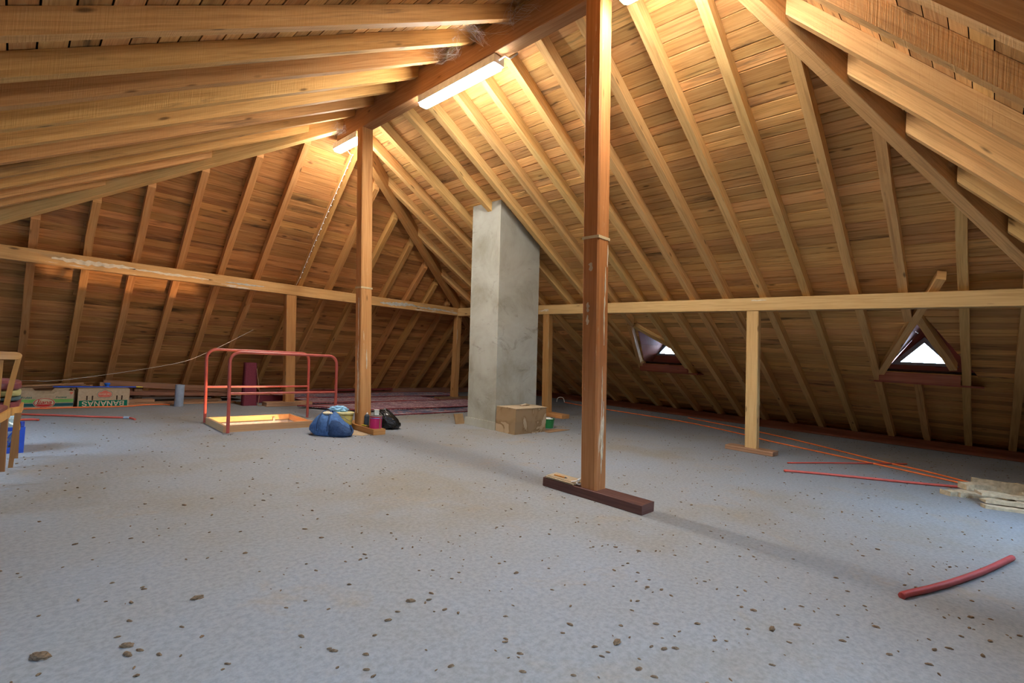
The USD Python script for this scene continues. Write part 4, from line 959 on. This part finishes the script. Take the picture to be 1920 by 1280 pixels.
pts = [(2.84, 5.98, 3.50), (2.93, 6.03, 3.46), (2.992, 6.085, 3.485), (2.985, 6.596, 2.935), (2.985, 7.096, 2.392), (2.99, 7.50, 1.955), (2.98, 7.60, 1.845)]
G().tube(pts, .0042, 6).build('wire', 'white_plastic', lc, smooth=True)
g = G()
for k in range(22):
    f = k/21; a, b = np.array(pts[2]), np.array(pts[5]); c = a*(1-f)+b*f
    g = G(); g.box((c[0], c[1]-.005, c[2]-.007), (.016, .012, .011)); g.build('clip', 'white_plastic', lc)
G().tube([(2.77, 3.085, 3.50), (2.79, 3.03, 3.52), (2.80, 2.98, 3.49), (2.84, 2.93, 3.53)], .008, 6, True).build('cable', 'white_plastic', label='short grey lead at the near end of the long strip light', cat='cable', smooth=True)

# ------------------------------------------------------------ beige slabs, right
def slab_piece(label, c, size, rz, tilt=0.0, seed=0):
    sx, sy, sz = size
    n = max(3, int(sx/.06)); R = []
    rg = np.random.default_rng(seed)
    X = np.array([math.cos(rz), math.sin(rz), tilt]); Y = np.array([-math.sin(rz), math.cos(rz), 0])
    for k in range(n+1):
        p = np.array(c)+X*(k/n-.5)*sx
        j = rg.normal(0, .004, 4)
        R.append([p-Y*(sy/2+j[0]), p+Y*(sy/2+j[1]), p+Y*(sy/2+j[1])+Z3*(sz+j[2]), p-Y*(sy/2+j[0])+Z3*(sz+j[3])])
    G().rings(R, off=(seed, seed)).build('slab_offcut', 'slab_beige', label=label, cat='slab')
a = math.radians(-80)
slab_piece('tallest beige slab standing on edge at the back of the right pile', (6.38, -.30, 0), (.86, .05, .115), a, seed=1)
slab_piece('beige block at the left of the right pile in front of the tall slab', (6.10, .085, .042), (.24, .10, .055), math.radians(-52), seed=2)
slab_piece('beige slab at the bottom left of the right pile on the floor', (5.98, .09, 0), (.36, .14, .040), math.radians(-50), seed=3)
slab_piece('small beige chunk at the far left end of the pile', (5.84, .24, 0), (.12, .10, .035), math.radians(-40), seed=4)
slab_piece('lowest long beige slab at the front of the right pile', (5.66, -.25, 0), (.62, .09, .025), math.radians(-68), seed=5)
slab_piece('second long beige slab above the lowest one in the pile', (5.73, -.24, .032), (.60, .10, .025), math.radians(-69), .0, seed=6)
slab_piece('third long pale slab on top of the front stack', (5.86, -.22, .066), (.62, .14, .024), math.radians(-70), .0, seed=7)
slab_piece('small pale fragment lying on the front stack of slabs', (5.98, -.30, .092), (.22, .07, .022), math.radians(-78), seed=8)
slab_piece('flat beige slab beneath the stack at its right', (5.95, -.36, 0), (.50, .30, .060), math.radians(-75), seed=9)

# ------------------------------------------------------------ papers on the near plank
nsp = thing('newspaper', 'folded yellowed newspaper on the dark plank of the nearest post', 'newspaper', (2.99, 2.30, .068))
for k, (dz, sh_) in enumerate(((.068, 0), (.073, .012), (.077, -.008), (.081, .014))):
    q = [(2.94+sh_, 2.44), (2.935+sh_, 2.17-sh_), (3.08, 2.17), (3.085, 2.44+sh_)]
    G().rings([[(x, y, dz) for x, y in q], [(x, y, dz+.0035) for x, y in q]]).build('sheet', 'newsprint', nsp)
pn = thing('pencil', 'orange carpenter pencil lying on the folded newspaper', 'pencil', (3.0, 2.33, .085))
G().tube([(2.995, 2.40, .0895), (3.0, 2.30, .0895)], .0045, 6).build('shaft', 'orange_pencil', pn)
G().tube([(3.0, 2.30, .0895), (3.002, 2.28, .0895)], [.0045, .002], 6).build('point', 'spray_dark', pn)
G().tube([(2.945, 2.20, .088), (2.96, 2.16, .10), (2.95, 2.14, .115), (2.985, 2.135, .12), (2.97, 2.155, .095), (2.95, 2.15, .085), (2.975, 2.14, .078), (2.99, 2.135, .10)], .006, 6, True).build('string_bundle', 'white_plastic', label='white twisted string against the foot of the nearest post', cat='string', smooth=True)

# ------------------------------------------------------------ dirt on the floor
CL = [(0.119,2.031),(0.315,1.941),(0.310,1.888),(0.344,2.104),(0.301,2.016),(0.420,2.335),(0.554,2.136),(0.467,1.956),(0.780,1.866),(1.166,1.621),(1.266,1.621),(1.083,1.585),(1.231,1.486),(0.940,1.503),(0.794,1.509),(0.864,1.426),(0.827,1.357),(1.036,1.203),(1.277,1.197),(0.749,1.653),(0.523,1.650),(0.381,1.829),(0.341,1.890),(1.025,1.556),(1.243,2.123),(0.995,2.097),(0.821,2.460),(0.461,2.947),(0.766,3.359),(1.470,3.479),(1.155,2.599),(1.173,2.437),(1.254,1.107),(1.463,1.091),(1.529,1.109),(1.569,0.929),(1.483,0.966),(1.643,0.836),(1.664,0.799),(1.700,0.775),(1.793,0.899),(1.810,1.013),(1.896,1.038),(2.044,1.075),(2.075,1.023),(1.686,1.327),(1.679,1.535),(2.045,0.648),(2.119,0.585),(2.216,0.685),(2.205,0.729),(1.870,0.511),(2.236,0.528),(2.423,0.560),(2.248,0.379),(2.461,0.131),(2.519,0.093),(2.322,0.136),(2.559,0.003),(2.482,0.310),(2.896,0.526),(2.979,1.107),(3.901,1.495),(2.283,0.243),(2.925,0.044),(2.974,-0.017),(2.382,0.809),(2.387,1.315),(1.303,0.921),(1.494,0.800),(1.192,1.037),(1.497,0.746),(1.924,0.794),(1.862,0.702)]
rg = np.random.default_rng(8)
BIGCL = {0: .029, 1: .020, 2: .018, 6: .022, 35: .020, 48: .020, 9: .018}
for k, (x, y) in enumerate(CL):
    s = BIGCL.get(k, rg.uniform(.008, .014))
    v, f = blob((x, y, 0), (s, s*rg.uniform(.35, .6), s*.35), seed=k, amp=.55, freq=2.6, flat=-.35, sub=2, rz=rg.uniform(-1.4, .2))
    if k == 0: G().add(v, f).build('dirt_clod', 'clod_brown', label='largest brown dirt clod on the floor in the lower left corner', cat='dirt clod')
    else: G().add(v, f).build('dirt_clod', 'clod_brown', label='small brown dirt clod scattered on the foreground floor', cat='dirt clod', group='dirt clods on the foreground floor')
g = G(); base = trimesh.creation.icosphere(0, 1.0); bv, bf = np.array(base.vertices), np.array(base.faces)
n = 0
while n < 3000:
    x, y = rg.uniform(0, 9.1), rg.uniform(-1.0, 8)
    dens = .25 + .75*meshkit.noise(np.array([x*.9, y*.9, 0.0]), 4)
    if x > 1.2 and y < 2.2: dens += .45
    if x > 6.8: dens += .4
    if 6.9 < x < 8.2 and .6 < y < 1.8: dens += 1.0
    if rg.uniform() > dens*.8 or y > 7.0 and x < 6.6: continue
    if HX0-.1 < x < HX1+.1 and HY0-.1 < y < HY1+.1: continue
    s = rg.uniform(.0025, .0075) * (1.25 if rg.uniform() < .15 else 1)
    a_ = rg.uniform(0, 6.28); v = bv*[s*1.4, s*.7, s*.5]*rg.uniform(.7, 1.3, (len(bv), 1))
    v = v @ np.array([[math.cos(a_), math.sin(a_), 0], [-math.sin(a_), math.cos(a_), 0], [0, 0, 1]]) + [x, y, s*.3]
    g.add(v, bf); n += 1
g.build('dirt_crumbs', 'clod_brown', label='fine brown dirt crumbs strewn over the concrete floor', cat='dirt', kind='stuff')

# ------------------------------------------------------------ cobwebs
def web(label, c, spread, n, seed, d=(0, 1, 0), name='cobweb'):
    rg = np.random.default_rng(seed); pts, cnt = [], []
    anchors = np.array(c)+rg.normal(0, 1, (14, 3))*np.array(spread)
    for k in range(n):
        a, b = anchors[rg.integers(14)], anchors[rg.integers(14)]+rg.normal(0, .02, 3)
        m_ = (a+b)/2+rg.normal(0, .015, 3)-[0, 0, .02]
        pts += [a, m_, b]; cnt.append(3)
    cv = UsdGeom.BasisCurves.Define(stage, '/World/'+numbered('/World', name))
    cv.CreateTypeAttr('linear'); cv.CreatePointsAttr(Vt.Vec3fArray.FromNumpy(np.array(pts, np.float32))); cv.CreateCurveVertexCountsAttr(Vt.IntArray(cnt))
    cv.CreateWidthsAttr(Vt.FloatArray([.0009])); cv.SetWidthsInterpolation('constant')
    UsdShade.MaterialBindingAPI.Apply(cv.GetPrim()).Bind(MATS['cobweb'])
    tag(cv.GetPrim(), label, 'cobweb', kind='stuff')
web('cobweb hanging at the far end of the ridge left of the middle post', (2.66, 5.80, 3.60), (.05, .12, .04), 70, 1)
web('cobweb at the left face of the ridge above the long strip light', (2.60, 3.55, 3.66), (.10, .16, .03), 60, 2)
web('cobweb strung between two rafters left of the ridge near the top', (2.50, 3.15, 3.66), (.14, .15, .04), 60, 3)
web('cobweb at the top edge where the first rafter meets the ridge', (2.62, 2.75, 3.68), (.08, .10, .04), 40, 4)
G().tube([(2.232, 7.0, 1.11), (1.727, 7.0, .792), (1.347, 7.0, .628), (.459, 7.2, .428), (.1, 7.5, .39)], .0018, 4, True).build('spider_thread', 'cobweb', label='long spider thread slanting across the rear slope above the boxes', cat='cobweb')
print('boards', nb)
